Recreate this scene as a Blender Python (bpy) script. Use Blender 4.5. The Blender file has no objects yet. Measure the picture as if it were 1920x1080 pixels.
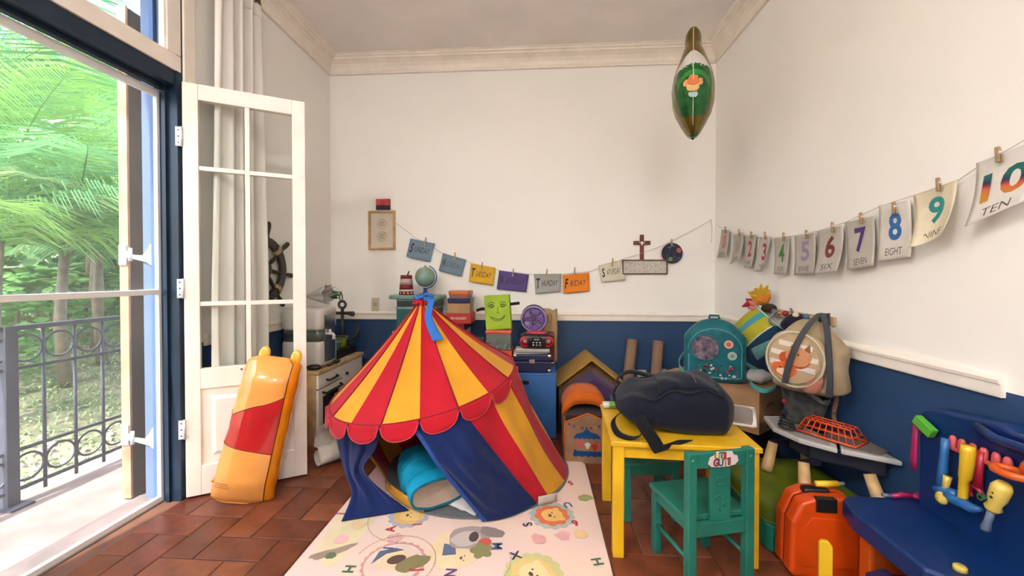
import bpy, bmesh, math, random
from math import sin, cos, pi, radians as rad, sqrt, atan2
from mathutils import Vector as V, Matrix, Euler, noise
random.seed(7)
sc = bpy.context.scene
SKY_STR, SUN_STR, EXPOSURE = .36, 4.6, 1.25
FILL_A, FILL_B, FILL_COL = 36.5, 31.5, (251, 250, 249)  # strength and tint of the added fill lamps
DIM = 1.0      # overall reflectance of the paints, cloths and plastics made below
COL = sc.collection

# ---------------------------------------------------------------- camera
FPX, CX, CY, CAMH = 760.0, 960.0, 526.0, 1.2
YAW, PIT = rad(3.69), rad(0.75)
cam_data = bpy.data.cameras.new('camera'); cam = bpy.data.objects.new('camera', cam_data); COL.objects.link(cam)
cam.location = (0, 0, CAMH); cam.rotation_euler = (pi/2 - PIT, 0, YAW)
cam_data.sensor_width = 36; cam_data.lens = 36*FPX/1920
cam_data.shift_y = (CY-540)/1920; cam_data.clip_start = 0.05; cam_data.clip_end = 200
sc.camera = cam
FW = V((-sin(YAW)*cos(PIT), cos(YAW)*cos(PIT), -sin(PIT))); RT = V((cos(YAW), sin(YAW), 0)); UP = RT.cross(FW)
C0 = V((0, 0, CAMH))
def ray(x, y): return FW + RT*((x-CX)/FPX) - UP*((y-CY)/FPX)
def aY(x, y, Y): d = ray(x, y); return C0 + d*(Y/d.y)      # point of the place on the plane y = Y
def aX(x, y, X): d = ray(x, y); return C0 + d*(X/d.x)
def aZ(x, y, Z=0.0): d = ray(x, y); return C0 + d*((Z-CAMH)/d.z)

# ---------------------------------------------------------------- world, sun, exposure
w = bpy.data.worlds.new('world'); sc.world = w; w.use_nodes = True
nt = w.node_tree; nt.nodes.clear()
sky = nt.nodes.new('ShaderNodeTexSky'); sky.sky_type = 'NISHITA'; sky.sun_disc = False
sky.sun_elevation = rad(56); sky.sun_rotation = rad(190); sky.air_density = 1.2; sky.dust_density = 3.0
bg = nt.nodes.new('ShaderNodeBackground'); bg.inputs['Strength'].default_value = SKY_STR
wo = nt.nodes.new('ShaderNodeOutputWorld')
nt.links.new(sky.outputs[0], bg.inputs[0]); nt.links.new(bg.outputs[0], wo.inputs[0])
sun_d = bpy.data.lights.new('sun', 'SUN'); sun = bpy.data.objects.new('sun', sun_d); COL.objects.link(sun)
sun_d.energy = SUN_STR; sun_d.angle = rad(1.0); sun_d.color = (1, .95, .86)
sun.rotation_euler = V((0.13, 0.72, -1.15)).to_track_quat('-Z', 'Y').to_euler()
vs = sc.view_settings
vs.view_transform = 'Standard'; vs.look = 'None'; vs.gamma = 1; vs.use_curve_mapping = False; vs.exposure = EXPOSURE

# ---------------------------------------------------------------- materials
def lin(c):
    c = c/255.0
    return c/12.92 if c <= .04045 else ((c+.055)/1.055)**2.4
def rgb(t): return (lin(t[0])*DIM, lin(t[1])*DIM, lin(t[2])*DIM, 1)
MATS = {}
def mat(key, col, rough=.6, metal=0, var=.08, vs=8, bump=0, bs=60, trans=0, alpha=1, spec=.5, sheen=0, emit=0, coat=0, col2=None, translu=0):
    if key in MATS: return MATS[key]
    m = bpy.data.materials.new(key); m.use_nodes = True; n = m.node_tree; b = n.nodes['Principled BSDF']
    b.inputs['Roughness'].default_value = rough; b.inputs['Metallic'].default_value = metal
    b.inputs['Specular IOR Level'].default_value = spec
    if trans: b.inputs['Transmission Weight'].default_value = trans
    if sheen: b.inputs['Sheen Weight'].default_value = sheen
    if coat: b.inputs['Coat Weight'].default_value = coat
    tc = n.nodes.new('ShaderNodeTexCoord')
    if var or col2:
        nz = n.nodes.new('ShaderNodeTexNoise'); nz.inputs['Scale'].default_value = vs; nz.inputs['Detail'].default_value = 4
        n.links.new(tc.outputs['Object'], nz.inputs['Vector'])
        mx = n.nodes.new('ShaderNodeMix'); mx.data_type = 'RGBA'
        c = rgb(col); d = rgb(col2) if col2 else tuple(max(0, k*(1-2*var)) for k in c[:3]) + (1,)
        mx.inputs['A'].default_value = c if col2 else tuple(min(1, k*(1+var)) for k in c[:3]) + (1,); mx.inputs['B'].default_value = d
        mr = n.nodes.new('ShaderNodeMapRange'); mr.inputs['From Min'].default_value = .35; mr.inputs['From Max'].default_value = .65
        n.links.new(nz.outputs['Fac'], mr.inputs['Value']); n.links.new(mr.outputs['Result'], mx.inputs['Factor'])
        n.links.new(mx.outputs['Result'], b.inputs['Base Color'])
    else: b.inputs['Base Color'].default_value = rgb(col)
    if emit:
        b.inputs['Emission Color'].default_value = rgb(col); b.inputs['Emission Strength'].default_value = emit
    if bump:
        n2 = n.nodes.new('ShaderNodeTexNoise'); n2.inputs['Scale'].default_value = bs; n2.inputs['Detail'].default_value = 3
        n.links.new(tc.outputs['Object'], n2.inputs['Vector'])
        bp = n.nodes.new('ShaderNodeBump'); bp.inputs['Strength'].default_value = bump; bp.inputs['Distance'].default_value = .01
        n.links.new(n2.outputs['Fac'], bp.inputs['Height']); n.links.new(bp.outputs[0], b.inputs['Normal'])
    if alpha < 1 or translu:
        out = n.nodes['Material Output']; ms = n.nodes.new('ShaderNodeMixShader')
        if translu:
            t = n.nodes.new('ShaderNodeBsdfTranslucent'); t.inputs[0].default_value = rgb(col); ms.inputs[0].default_value = translu
            n.links.new(b.outputs[0], ms.inputs[1]); n.links.new(t.outputs[0], ms.inputs[2])
        else:
            t = n.nodes.new('ShaderNodeBsdfTransparent'); ms.inputs[0].default_value = alpha
            n.links.new(t.outputs[0], ms.inputs[1]); n.links.new(b.outputs[0], ms.inputs[2])
        if translu and alpha < 1:
            ms2 = n.nodes.new('ShaderNodeMixShader'); t2 = n.nodes.new('ShaderNodeBsdfTransparent'); ms2.inputs[0].default_value = alpha
            n.links.new(t2.outputs[0], ms2.inputs[1]); n.links.new(ms.outputs[0], ms2.inputs[2]); ms = ms2
        n.links.new(ms.outputs[0], out.inputs[0])
    MATS[key] = m
    return m
def cloth(key, col, **k):
    a = dict(rough=.85, var=.06, vs=5, bump=.25, bs=220, spec=.2, sheen=.1); a.update(k); return mat(key, col, **a)
def plastic(key, col, **k):
    a = dict(rough=.32, var=.03, vs=6); a.update(k); return mat(key, col, **a)
def wood(key, col, **k):
    a = dict(rough=.5, var=.12, vs=14, bump=.08, bs=40); a.update(k); return mat(key, col, **a)
def zramp(key, stops, rough=.5, axis=2, lo=0., hi=1.):
    """flat print: colour bands along one object axis"""
    if key in MATS: return MATS[key]
    m = bpy.data.materials.new(key); m.use_nodes = True; n = m.node_tree; b = n.nodes['Principled BSDF']; b.inputs['Roughness'].default_value = rough
    tc = n.nodes.new('ShaderNodeTexCoord'); sx = n.nodes.new('ShaderNodeSeparateXYZ'); n.links.new(tc.outputs['Object'], sx.inputs[0])
    mr = n.nodes.new('ShaderNodeMapRange'); mr.inputs['From Min'].default_value = lo; mr.inputs['From Max'].default_value = hi
    n.links.new(sx.outputs[axis], mr.inputs['Value'])
    cr = n.nodes.new('ShaderNodeValToRGB'); n.links.new(mr.outputs['Result'], cr.inputs[0]); e = cr.color_ramp.elements
    e[0].position, e[0].color = stops[0][0], rgb(stops[0][1]); e[1].position, e[1].color = stops[-1][0], rgb(stops[-1][1])
    for p, c in stops[1:-1]:
        q = e.new(p); q.color = rgb(c)
    n.links.new(cr.outputs[0], b.inputs['Base Color']); MATS[key] = m
    return m
def wall_mat(key, zsplit):
    """cream paint above the rail, navy paint below it, faint roller marks"""
    m = bpy.data.materials.new(key); m.use_nodes = True; n = m.node_tree; b = n.nodes['Principled BSDF']; b.inputs['Roughness'].default_value = .6
    g = n.nodes.new('ShaderNodeNewGeometry'); sx = n.nodes.new('ShaderNodeSeparateXYZ'); n.links.new(g.outputs['Position'], sx.inputs[0])
    gt = n.nodes.new('ShaderNodeMath'); gt.operation = 'GREATER_THAN'; gt.inputs[1].default_value = zsplit; n.links.new(sx.outputs[2], gt.inputs[0])
    nz = n.nodes.new('ShaderNodeTexNoise'); nz.inputs['Scale'].default_value = 1.7; nz.inputs['Detail'].default_value = 5; n.links.new(g.outputs['Position'], nz.inputs['Vector'])
    def pair(a, c):
        x = n.nodes.new('ShaderNodeMix'); x.data_type = 'RGBA'; x.inputs['A'].default_value = rgb(a); x.inputs['B'].default_value = rgb(c)
        n.links.new(nz.outputs['Fac'], x.inputs['Factor']); return x
    lo = pair((30, 60, 100), (38, 70, 108)); hi = pair((241, 237, 230), (247, 243, 237))
    x = n.nodes.new('ShaderNodeMix'); x.data_type = 'RGBA'; n.links.new(gt.outputs[0], x.inputs['Factor'])
    n.links.new(lo.outputs['Result'], x.inputs['A']); n.links.new(hi.outputs['Result'], x.inputs['B']); n.links.new(x.outputs['Result'], b.inputs['Base Color'])
    n2 = n.nodes.new('ShaderNodeTexNoise'); n2.inputs['Scale'].default_value = 45; n.links.new(g.outputs['Position'], n2.inputs['Vector'])
    bp = n.nodes.new('ShaderNodeBump'); bp.inputs['Strength'].default_value = .08; bp.inputs['Distance'].default_value = .01
    n.links.new(n2.outputs['Fac'], bp.inputs['Height']); n.links.new(bp.outputs[0], b.inputs['Normal'])
    return m
def glass_mat(key, tint=(255, 255, 255), fac=.12, rough=.02):
    m = bpy.data.materials.new(key); m.use_nodes = True; n = m.node_tree; n.nodes.clear()
    o = n.nodes.new('ShaderNodeOutputMaterial'); t = n.nodes.new('ShaderNodeBsdfTransparent'); t.inputs[0].default_value = rgb(tint)
    g = n.nodes.new('ShaderNodeBsdfGlossy'); g.inputs['Roughness'].default_value = rough
    fr = n.nodes.new('ShaderNodeFresnel'); fr.inputs[0].default_value = 1.45
    ml = n.nodes.new('ShaderNodeMath'); ml.operation = 'MULTIPLY'; ml.inputs[1].default_value = fac*6; n.links.new(fr.outputs[0], ml.inputs[0])
    x = n.nodes.new('ShaderNodeMixShader'); n.links.new(ml.outputs[0], x.inputs[0]); n.links.new(t.outputs[0], x.inputs[1]); n.links.new(g.outputs[0], x.inputs[2])
    n.links.new(x.outputs[0], o.inputs[0]); return m

# ---------------------------------------------------------------- geometry helpers
I4 = Matrix.Identity(4)
def T(x, y, z): return Matrix.Translation((x, y, z))
def R(a, ax='Z'): return Matrix.Rotation(rad(a), 4, ax)
def frame(o, x, y, z): # matrix with columns
    m = Matrix.Identity(4)
    for i, c in enumerate((x, y, z, o)):
        for j in range(3): m[j][i] = c[j]
    return m
class G:
    def __init__(s): s.v = []; s.f = []; s.sm = []
    def add(s, vs, fs, smooth=False, M=None):
        o = len(s.v); s.v += [(M @ V(p)) if M else V(p) for p in vs]
        s.f += [tuple(i+o for i in f) for f in fs]; s.sm += [smooth]*len(fs); return s
    def box(s, x0, x1, y0, y1, z0, z1, M=None):
        return s.add([(x0,y0,z0),(x1,y0,z0),(x1,y1,z0),(x0,y1,z0),(x0,y0,z1),(x1,y0,z1),(x1,y1,z1),(x0,y1,z1)],
                     [(0,3,2,1),(4,5,6,7),(0,1,5,4),(1,2,6,5),(2,3,7,6),(3,0,4,7)], False, M)
    def tube(s, pts, r, n=8, closed=False, M=None, flat=1.0):
        pts = [V(p) for p in pts]; N = len(pts); rr = r if isinstance(r, (list, tuple)) else [r]*N
        vs = []; up = None
        for i, p in enumerate(pts):
            a = pts[(i-1) % N] if (closed or i > 0) else p; b = pts[(i+1) % N] if (closed or i < N-1) else p
            t = (b-a).normalized()
            if up is None:
                up = V((0,0,1)) if abs(t.z) < .9 else V((1,0,0))
            x = t.cross(up).normalized(); y = x.cross(t).normalized(); up = y
            vs += [p + (x*cos(2*pi*k/n) + y*sin(2*pi*k/n)*flat)*rr[i] for k in range(n)]
        fs = []
        for i in range(N if closed else N-1):
            j = (i+1) % N
            fs += [(i*n+k, i*n+(k+1) % n, j*n+(k+1) % n, j*n+k) for k in range(n)]
        if not closed: fs += [tuple(range(n-1, -1, -1)), tuple((N-1)*n+k for k in range(n))]
        return s.add(vs, fs, True, M)
    def lathe(s, prof, n=24, M=None, sx=1, sy=1):
        vs = []; fs = []
        for (r, z) in prof: vs += [(r*cos(2*pi*k/n)*sx, r*sin(2*pi*k/n)*sy, z) for k in range(n)]
        for i in range(len(prof)-1): fs += [(i*n+k, i*n+(k+1) % n, (i+1)*n+(k+1) % n, (i+1)*n+k) for k in range(n)]
        fs += [tuple(range(n-1, -1, -1)), tuple((len(prof)-1)*n+k for k in range(n))]
        return s.add(vs, fs, True, M)
    def ell(s, c, r, nu=16, nv=10, M=None, e=1.0, e2=None):
        """superellipsoid: e<1 boxier; e2 for the vertical section"""
        e2 = e if e2 is None else e2
        pw = lambda q, k: math.copysign(abs(q)**k, q)
        vs = [(c[0], c[1], c[2]-r[2])]; fs = []
        for j in range(1, nv):
            a = -pi/2 + pi*j/nv
            for i in range(nu):
                b = 2*pi*i/nu
                vs.append((c[0]+r[0]*pw(cos(a), e2)*pw(cos(b), e), c[1]+r[1]*pw(cos(a), e2)*pw(sin(b), e), c[2]+r[2]*pw(sin(a), e2)))
        vs.append((c[0], c[1], c[2]+r[2])); L = len(vs)-1
        fs += [(0, 1+(i+1) % nu, 1+i) for i in range(nu)]
        for j in range(nv-2): fs += [(1+j*nu+i, 1+j*nu+(i+1) % nu, 1+(j+1)*nu+(i+1) % nu, 1+(j+1)*nu+i) for i in range(nu)]
        fs += [(L, 1+(nv-2)*nu+i, 1+(nv-2)*nu+(i+1) % nu) for i in range(nu)]
        return s.add(vs, fs, True, M)
    def prism(s, poly, z0, z1, M=None, smooth=False):
        n = len(poly); vs = [(p[0], p[1], z0) for p in poly] + [(p[0], p[1], z1) for p in poly]
        fs = [tuple(range(n-1, -1, -1)), tuple(range(n, 2*n))] + [(i, (i+1) % n, n+(i+1) % n, n+i) for i in range(n)]
        return s.add(vs, fs, smooth, M)
    def sheet(s, fn, nu, nv, th=0, M=None, smooth=True):
        P = [[V(fn(i/nu, j/nv)) for i in range(nu+1)] for j in range(nv+1)]
        W = nu+1; vs = [p for row in P for p in row]
        fs = [(j*W+i, j*W+i+1, (j+1)*W+i+1, (j+1)*W+i) for j in range(nv) for i in range(nu)]
        if th:
            nm = []
            for j in range(nv+1):
                for i in range(nu+1):
                    a = P[j][min(i+1, nu)] - P[j][max(i-1, 0)]; b = P[min(j+1, nv)][i] - P[max(j-1, 0)][i]
                    c = a.cross(b); nm.append(c.normalized() if c.length > 1e-12 else V((0,0,1)))
            L = len(vs); vs = vs + [p - nm[k]*th for k, p in enumerate(vs)]
            fs += [tuple(L+i for i in reversed(f)) for f in fs[:]]
            ring = [i for i in range(W)] + [j*W+nu for j in range(1, nv+1)] + [nv*W+i for i in range(nu-1, -1, -1)] + [j*W for j in range(nv-1, 0, -1)]
            for k in range(len(ring)):
                a, b = ring[k], ring[(k+1) % len(ring)]; fs.append((b, a, L+a, L+b))
        return s.add(vs, fs, smooth, M)
    def warp(s, fn): s.v = [V(fn(p)) for p in s.v]; return s
    def xf(s, M): s.v = [M @ p for p in s.v]; return s
    def mesh(s, name):
        me = bpy.data.meshes.new(name); me.from_pydata([tuple(p) for p in s.v], [], s.f); me.update()
        me.polygons.foreach_set('use_smooth', s.sm); return me
def prop(o, label=None, cat=None, group=None, kind=None):
    if label: o['label'] = label
    if cat: o['category'] = cat
    if group: o['group'] = group
    if kind: o['kind'] = kind
    return o
RM = {}
def thing(name, label, cat, loc=(0,0,0), rz=0, group=None, kind=None):
    o = bpy.data.objects.new(name, None); COL.objects.link(o); o.empty_display_size = .05
    o.location = loc; o.rotation_euler = (0, 0, rad(rz)); RM[o] = T(*loc) @ R(rz)
    return prop(o, label, cat, group, kind)
def obj(g, name, m, parent=None, world=False, bev=0, sub=0, label=None, cat=None, group=None, kind=None, seg=2):
    """one mesh object; top level: origin moved to its base; child: local coordinates of its thing (world=True: given in world)"""
    if parent is None:
        xs = [p.x for p in g.v]; ys = [p.y for p in g.v]; b = V(((min(xs)+max(xs))/2, (min(ys)+max(ys))/2, min(p.z for p in g.v)))
        g.xf(Matrix.Translation(-b))
    elif world: 
        root = parent
        while root.parent: root = root.parent
        g.xf(RM[root].inverted())
    me = g.mesh(name); me.materials.append(m)
    o = bpy.data.objects.new(name, me); COL.objects.link(o)
    if parent is None: o.location = b; RM[o] = Matrix.Translation(b)
    else: o.parent = parent
    if bev:
        k = o.modifiers.new('bevel', 'BEVEL'); k.width = bev; k.segments = seg; k.limit_method = 'ANGLE'; k.angle_limit = rad(40); k.harden_normals = False
    if sub:
        k = o.modifiers.new('sub', 'SUBSURF'); k.levels = sub; k.render_levels = sub
    return prop(o, label, cat, group, kind)
def meshobj(me, name, parent=None):
    o = bpy.data.objects.new(name, me); COL.objects.link(o)
    if parent: o.parent = parent
    return o
_fontcache = {}
def text_g(s, size=1.0, extrude=0.0, shear=0.0, bold=0.0, align='CENTER'):
    """lettering as mesh: x right, y up, centred"""
    cu = bpy.data.curves.new('lettering', 'FONT'); cu.body = s; cu.size = size; cu.extrude = extrude; cu.shear = shear; cu.offset = bold
    cu.align_x = align; cu.align_y = 'CENTER'; cu.resolution_u = 3
    t = bpy.data.objects.new('lettering', cu); COL.objects.link(t)
    me = bpy.data.meshes.new_from_object(t); g = G(); g.add([v.co.copy() for v in me.vertices], [tuple(p.vertices) for p in me.polygons])
    bpy.data.objects.remove(t); bpy.data.meshes.remove(me); bpy.data.curves.remove(cu); return g
def fit(g, w, h):
    """scale 2-D lettering to a w x h box centred on the origin"""
    xs = [p.x for p in g.v]; ys = [p.y for p in g.v]; a, b, c, d = min(xs), max(xs), min(ys), max(ys)
    g.v = [V(((p.x-(a+b)/2)*w/(b-a), (p.y-(c+d)/2)*h/(d-c), p.z)) for p in g.v]; return g
def disc(r, n=24, sx=1, sy=1): return [(r*sx*cos(2*pi*k/n), r*sy*sin(2*pi*k/n)) for k in range(n)]
def nz(x, y, z=0, s=1): return noise.noise(V((x*s, y*s, z*s)))
# ================================================================ THE SETTING
XL, XR, YB, YF, ZC = -1.895, 1.52, 3.6, -2.2, 3.16
RAIL = .80
def struct(g, name, m, label, parent=None, **k):
    return obj(g, name, m, parent, kind='structure' if parent is None else None, label=label, **k)
M_wall = wall_mat('wall_paint', RAIL+.02)
M_white = mat('white_paint', (236, 226, 214), .45, var=.03)
M_trim = mat('trim_paint', (240, 230, 217), .5, var=.03)
M_ceil = mat('ceiling_paint', (246, 240, 235), .8, var=.03, vs=2)
M_navy = mat('navy_paint', (16, 38, 58), .4, var=.1)
M_bluelt = mat('pale_blue_paint', (90, 112, 152), .6, var=.06, vs=5)
M_terra = mat('grout', (96, 62, 46), .8, var=.15)
M_wood = wood('light_wood', (196, 156, 108))
M_pine = wood('pine_wood', (205, 168, 118))
M_black = plastic('black_plastic', (20, 20, 22), rough=.4)
M_glass = glass_mat('window_glass', (252, 254, 253), .005)
M_chrome = mat('chrome', (200, 200, 205), .2, metal=1, var=0)
M_galv = mat('galvanised_steel', (214, 220, 228), .45, metal=.3, var=.05)

# floor: grout bed with a herringbone of terracotta tiles
fl = struct(G().box(XL-.11, XR, YF, YB, -.06, -.004), 'floor', M_terra, 'brown terracotta tile floor laid in herringbone')
U = .147; X0g, Y0g = -1.313, 1.757
tmats = []
for i, c in enumerate([(124, 66, 42), (114, 58, 36), (130, 72, 44), (106, 56, 36), (118, 66, 46)]):
    tmats.append(mat('terracotta_%d' % i, c, .38, var=.16, vs=9, bump=.12, bs=30, spec=.4))
tile_mesh = {}
def tile_geo(wd, dp):
    e = .0022; g = G(); b = .005
    g.add([(e,e,-.006),(wd-e,e,-.006),(wd-e,dp-e,-.006),(e,dp-e,-.006),(e,e,-.002),(wd-e,e,-.002),(wd-e,dp-e,-.002),(e,dp-e,-.002),
           (e+b,e+b,0),(wd-e-b,e+b,0),(wd-e-b,dp-e-b,0),(e+b,dp-e-b,0)],
          [(0,1,5,4),(1,2,6,5),(2,3,7,6),(3,0,4,7),(4,5,9,8),(5,6,10,9),(6,7,11,10),(7,4,8,11),(8,9,10,11)])
    return g
far = G(); ox = -12
for a in range(-6, 22):
    for c in range(-28, 14):
        k = (a-c) % 4
        if k == 0: wd, dp = 2*U, U
        elif k == 3: wd, dp = U, 2*U
        else: continue
        x, y = X0g + a*U, Y0g + c*U
        x0, x1, y0, y1 = max(x, XL), min(x+wd, XR-.001), max(y, YF+.001), min(y+dp, YB-.001)
        if x1-x0 < .03 or y1-y0 < .03: continue
        if y1 > 1.15:
            key = (round(x1-x0, 3), round(y1-y0, 3), random.randrange(5))
            if key not in tile_mesh:
                me = tile_geo(key[0], key[1]).mesh('tile'); me.materials.append(tmats[key[2]]); tile_mesh[key] = me
            o = meshobj(tile_mesh[key], 'tile', fl); o.location = (x0 - fl.location.x, y0 - fl.location.y, .06 + random.uniform(-.0006, .0008))
        else: far.add(tile_geo(x1-x0, y1-y0).v, tile_geo(x1-x0, y1-y0).f, False, T(x0, y0, 0))
obj(far, 'far_tiles', tmats[1], fl, world=True, kind='stuff')

struct(G().box(XL-.3, XR+.2, YF-.2, YB+.2, ZC, ZC+.1), 'ceiling', M_ceil, 'plain white plaster ceiling')
struct(G().box(XL-.3, XR+.2, YB, YB+.15, -.06, ZC), 'wall_back', M_wall, 'cream back wall painted navy below the rail')
struct(G().box(XR, XR+.15, YF, YB, -.06, ZC), 'wall_right', M_wall, 'cream side wall with the number cards, navy below the rail')
struct(G().box(XL-.3, XR+.2, YF-.15, YF, -.06, ZC), 'wall_front', M_wall, 'cream wall behind the viewpoint')
XO = -2.10; D0, D1, DZ = .82, 2.056, 2.86; E0, E1 = -1.75, -.45  # E0 to E1: unseen second doorway, added to let in fill daylight
g = G(); g.box(XO, XL, D1, YB, -.06, ZC); g.box(XO, XL, E1, D0, -.06, ZC); g.box(XO, XL, YF, E0, -.06, ZC)
g.box(XO, XL, D0, D1, DZ, ZC); g.box(XO, XL, E0, E1, DZ, ZC)
struct(g, 'wall_left', M_wall, 'cream wall with the French doorway, navy below the rail')

# crown moulding: one stepped cove profile along three walls, mitred
prof = [(0, 3.012), (.022, 3.012), (.026, 3.024), (.022, 3.034), (.012, 3.036), (.012, 3.048), (.02, 3.072), (.04, 3.098), (.07, 3.118), (.082, 3.121), (.082, 3.134), (.092, 3.138), (.10, 3.14), (.10, 3.152), (.115, 3.156), (.118, 3.16), (0, 3.16)]
def sweep(path, prof, dirs, name, m, label):
    """profile swept along wall corners; dirs = inward direction at each path point"""
    g = G(); n = len(prof); vs = []
    for p, d in zip(path, dirs): vs += [(p[0]+d[0]*r, p[1]+d[1]*r, z) for r, z in prof]
    fs = []
    for i in range(len(path)-1): fs += [(i*n+k, i*n+(k+1) % n, (i+1)*n+(k+1) % n, (i+1)*n+k) for k in range(n)]
    fs += [tuple(range(n)), tuple((len(path)-1)*n+k for k in reversed(range(n)))]
    g.add(vs, fs); return struct(g, name, m, label)
path = [(XL, YF), (XL, YB), (XR, YB), (XR, YF)]; dirs = [(1, 0), (1, -1), (-1, -1), (-1, 0)]
sweep(path, prof, dirs, 'trim_1', M_trim, 'cream stepped crown moulding around the ceiling')
rp = [(0, .80), (.016, .80), (.018, .806), (.018, .842), (.024, .846), (.026, .858), (.02, .866), (.012, .872), (0, .876)]
sweep([(XL, D1+.12), (XL, YB), (XR, YB), (XR, 1.415)], rp, dirs, 'trim_2', M_trim, 'cream wooden chair rail above the navy paint')
sweep([(XL, D1+.12), (XL, YB), (XR, YB), (XR, YF)], [(0, 0), (.014, 0), (.014, .075), (.008, .085), (0, .085)], dirs, 'baseboard_1', M_navy, 'navy baseboard along the walls')

# ---- doorway: navy frame, transom, sliding screen, outer reveal
def frame_g(y0, y1): 
    g = G(); g.box(-2.0, XL+.004, y1-.035, y1, 0, DZ); g.box(-2.0, XL+.004, y0, y0+.035, 0, DZ); g.box(-2.0, XL+.004, y0, y1, DZ-.04, DZ)
    g.box(-2.0, -1.90, y0, y1, 2.195, 2.268); g.box(-1.965, -1.945, y1-.05, y1-.035, .0, 2.195); g.box(-1.985, -1.955, y0, y1, 2.172, 2.195)
    return g
struct(frame_g(D0, D1), 'door_frame_1', M_navy, 'dark navy door frame with a transom bar')
struct(frame_g(E0, E1), 'door_frame_2', M_navy, 'dark navy frame of the unseen second doorway added for daylight')
g = G()
for a, b in ((D0, D1), (E0, E1)):
    g.box(XL-.002, XL+.014, b, b+.075, 0, DZ+.075); g.box(XL-.002, XL+.014, a-.075, a, 0, DZ+.075); g.box(XL-.002, XL+.014, a, b, DZ, DZ+.075)
struct(g, 'trim_3', M_trim, 'cream casing around the doorways', bev=.004)
g = G(); g.box(XO-.004, -2.0, D1-.022, D1+.001, -.03, DZ); g.box(XO-.004, -2.0, D0-.001, D0+.02, -.03, DZ)
struct(g, 'trim_4', M_bluelt, 'pale blue painted outer reveal of the doorway')
struct(G().box(-2.035, -2.012, D1-.045, D1-.022, 0, DZ), 'trim_5', mat('mid_blue_paint', (66, 98, 150), .6), 'blue stop strip on the reveal')
struct(G().box(XO-.06, -1.985, D0, D1, -.05, .004), 'door_sill_1', mat('sill_stone', (118, 106, 104), .7, var=.12, bump=.2), 'grey stone door sill')
struct(G().box(XO-.06, -1.985, E0, E1, -.05, .004), 'door_sill_2', MATS['sill_stone'], 'grey stone sill of the unseen second doorway added for daylight')
def transom(y0, y1, name, label):
    r = thing(name, label, None, (-1.912, (y0+y1)/2, 2.268), 0, kind='structure'); z0, z1 = 2.27, DZ-.04; a, b = y0+.036, y1-.008
    for nm, bx in (('bottom_rail', (a, b, z0, z0+.085)), ('top_rail', (a, b, z1-.07, z1)), ('stile', (b-.08, b, z0+.085, z1-.07)), ('stile', (a, a+.07, z0+.085, z1-.07)), ('mullion', ((a+b)/2-.03, (a+b)/2+.03, z0+.085, z1-.07))):
        obj(G().box(-1.93, -1.89, *bx), nm, M_white, r, world=True, bev=.004)
    for q in ((a+.07, (a+b)/2-.03), ((a+b)/2+.03, b-.08)):
        obj(G().box(-1.914, -1.910, q[0], q[1], z0+.085, z1-.07), 'pane', M_glass, r, world=True)
    obj(G().box(-1.925, -1.897, b-.092, b-.08, z0+.085, z1-.07), 'glazing_bead', mat('bead', (250, 246, 226), .4), r, world=True)
transom(D0, D1, 'window_1', 'cream framed transom window above the doorway')
transom(E0, E1, 'window_2', 'cream framed transom window of the unseen second doorway added for daylight')
# sliding fly screen
M_alu = mat('white_aluminium', (226, 226, 224), .4, var=.03); M_mesh = mat('screen_haze', (226, 236, 240), .9, alpha=.09, var=0)
r = thing('door_1', 'white aluminium sliding screen door with a mid rail', None, (-2.0, 1.45, .004), 0, kind='structure')
for nm, bx in (('stile', (2.006, 2.03, .004, 2.172)), ('stile', (.86, .885, .004, 2.172)), ('bottom_rail', (.885, 2.006, .004, .03)), ('top_rail', (.885, 2.006, 2.135, 2.172)), ('mid_rail', (.885, 2.006, 1.098, 1.125))):
    obj(G().box(-2.012, -1.99, *bx), nm, M_alu, r, world=True, bev=.002)
obj(G().box(-2.002, -2.0, .885, 2.006, .03, 2.135), 'screen_mesh', M_mesh, r, world=True)
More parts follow.
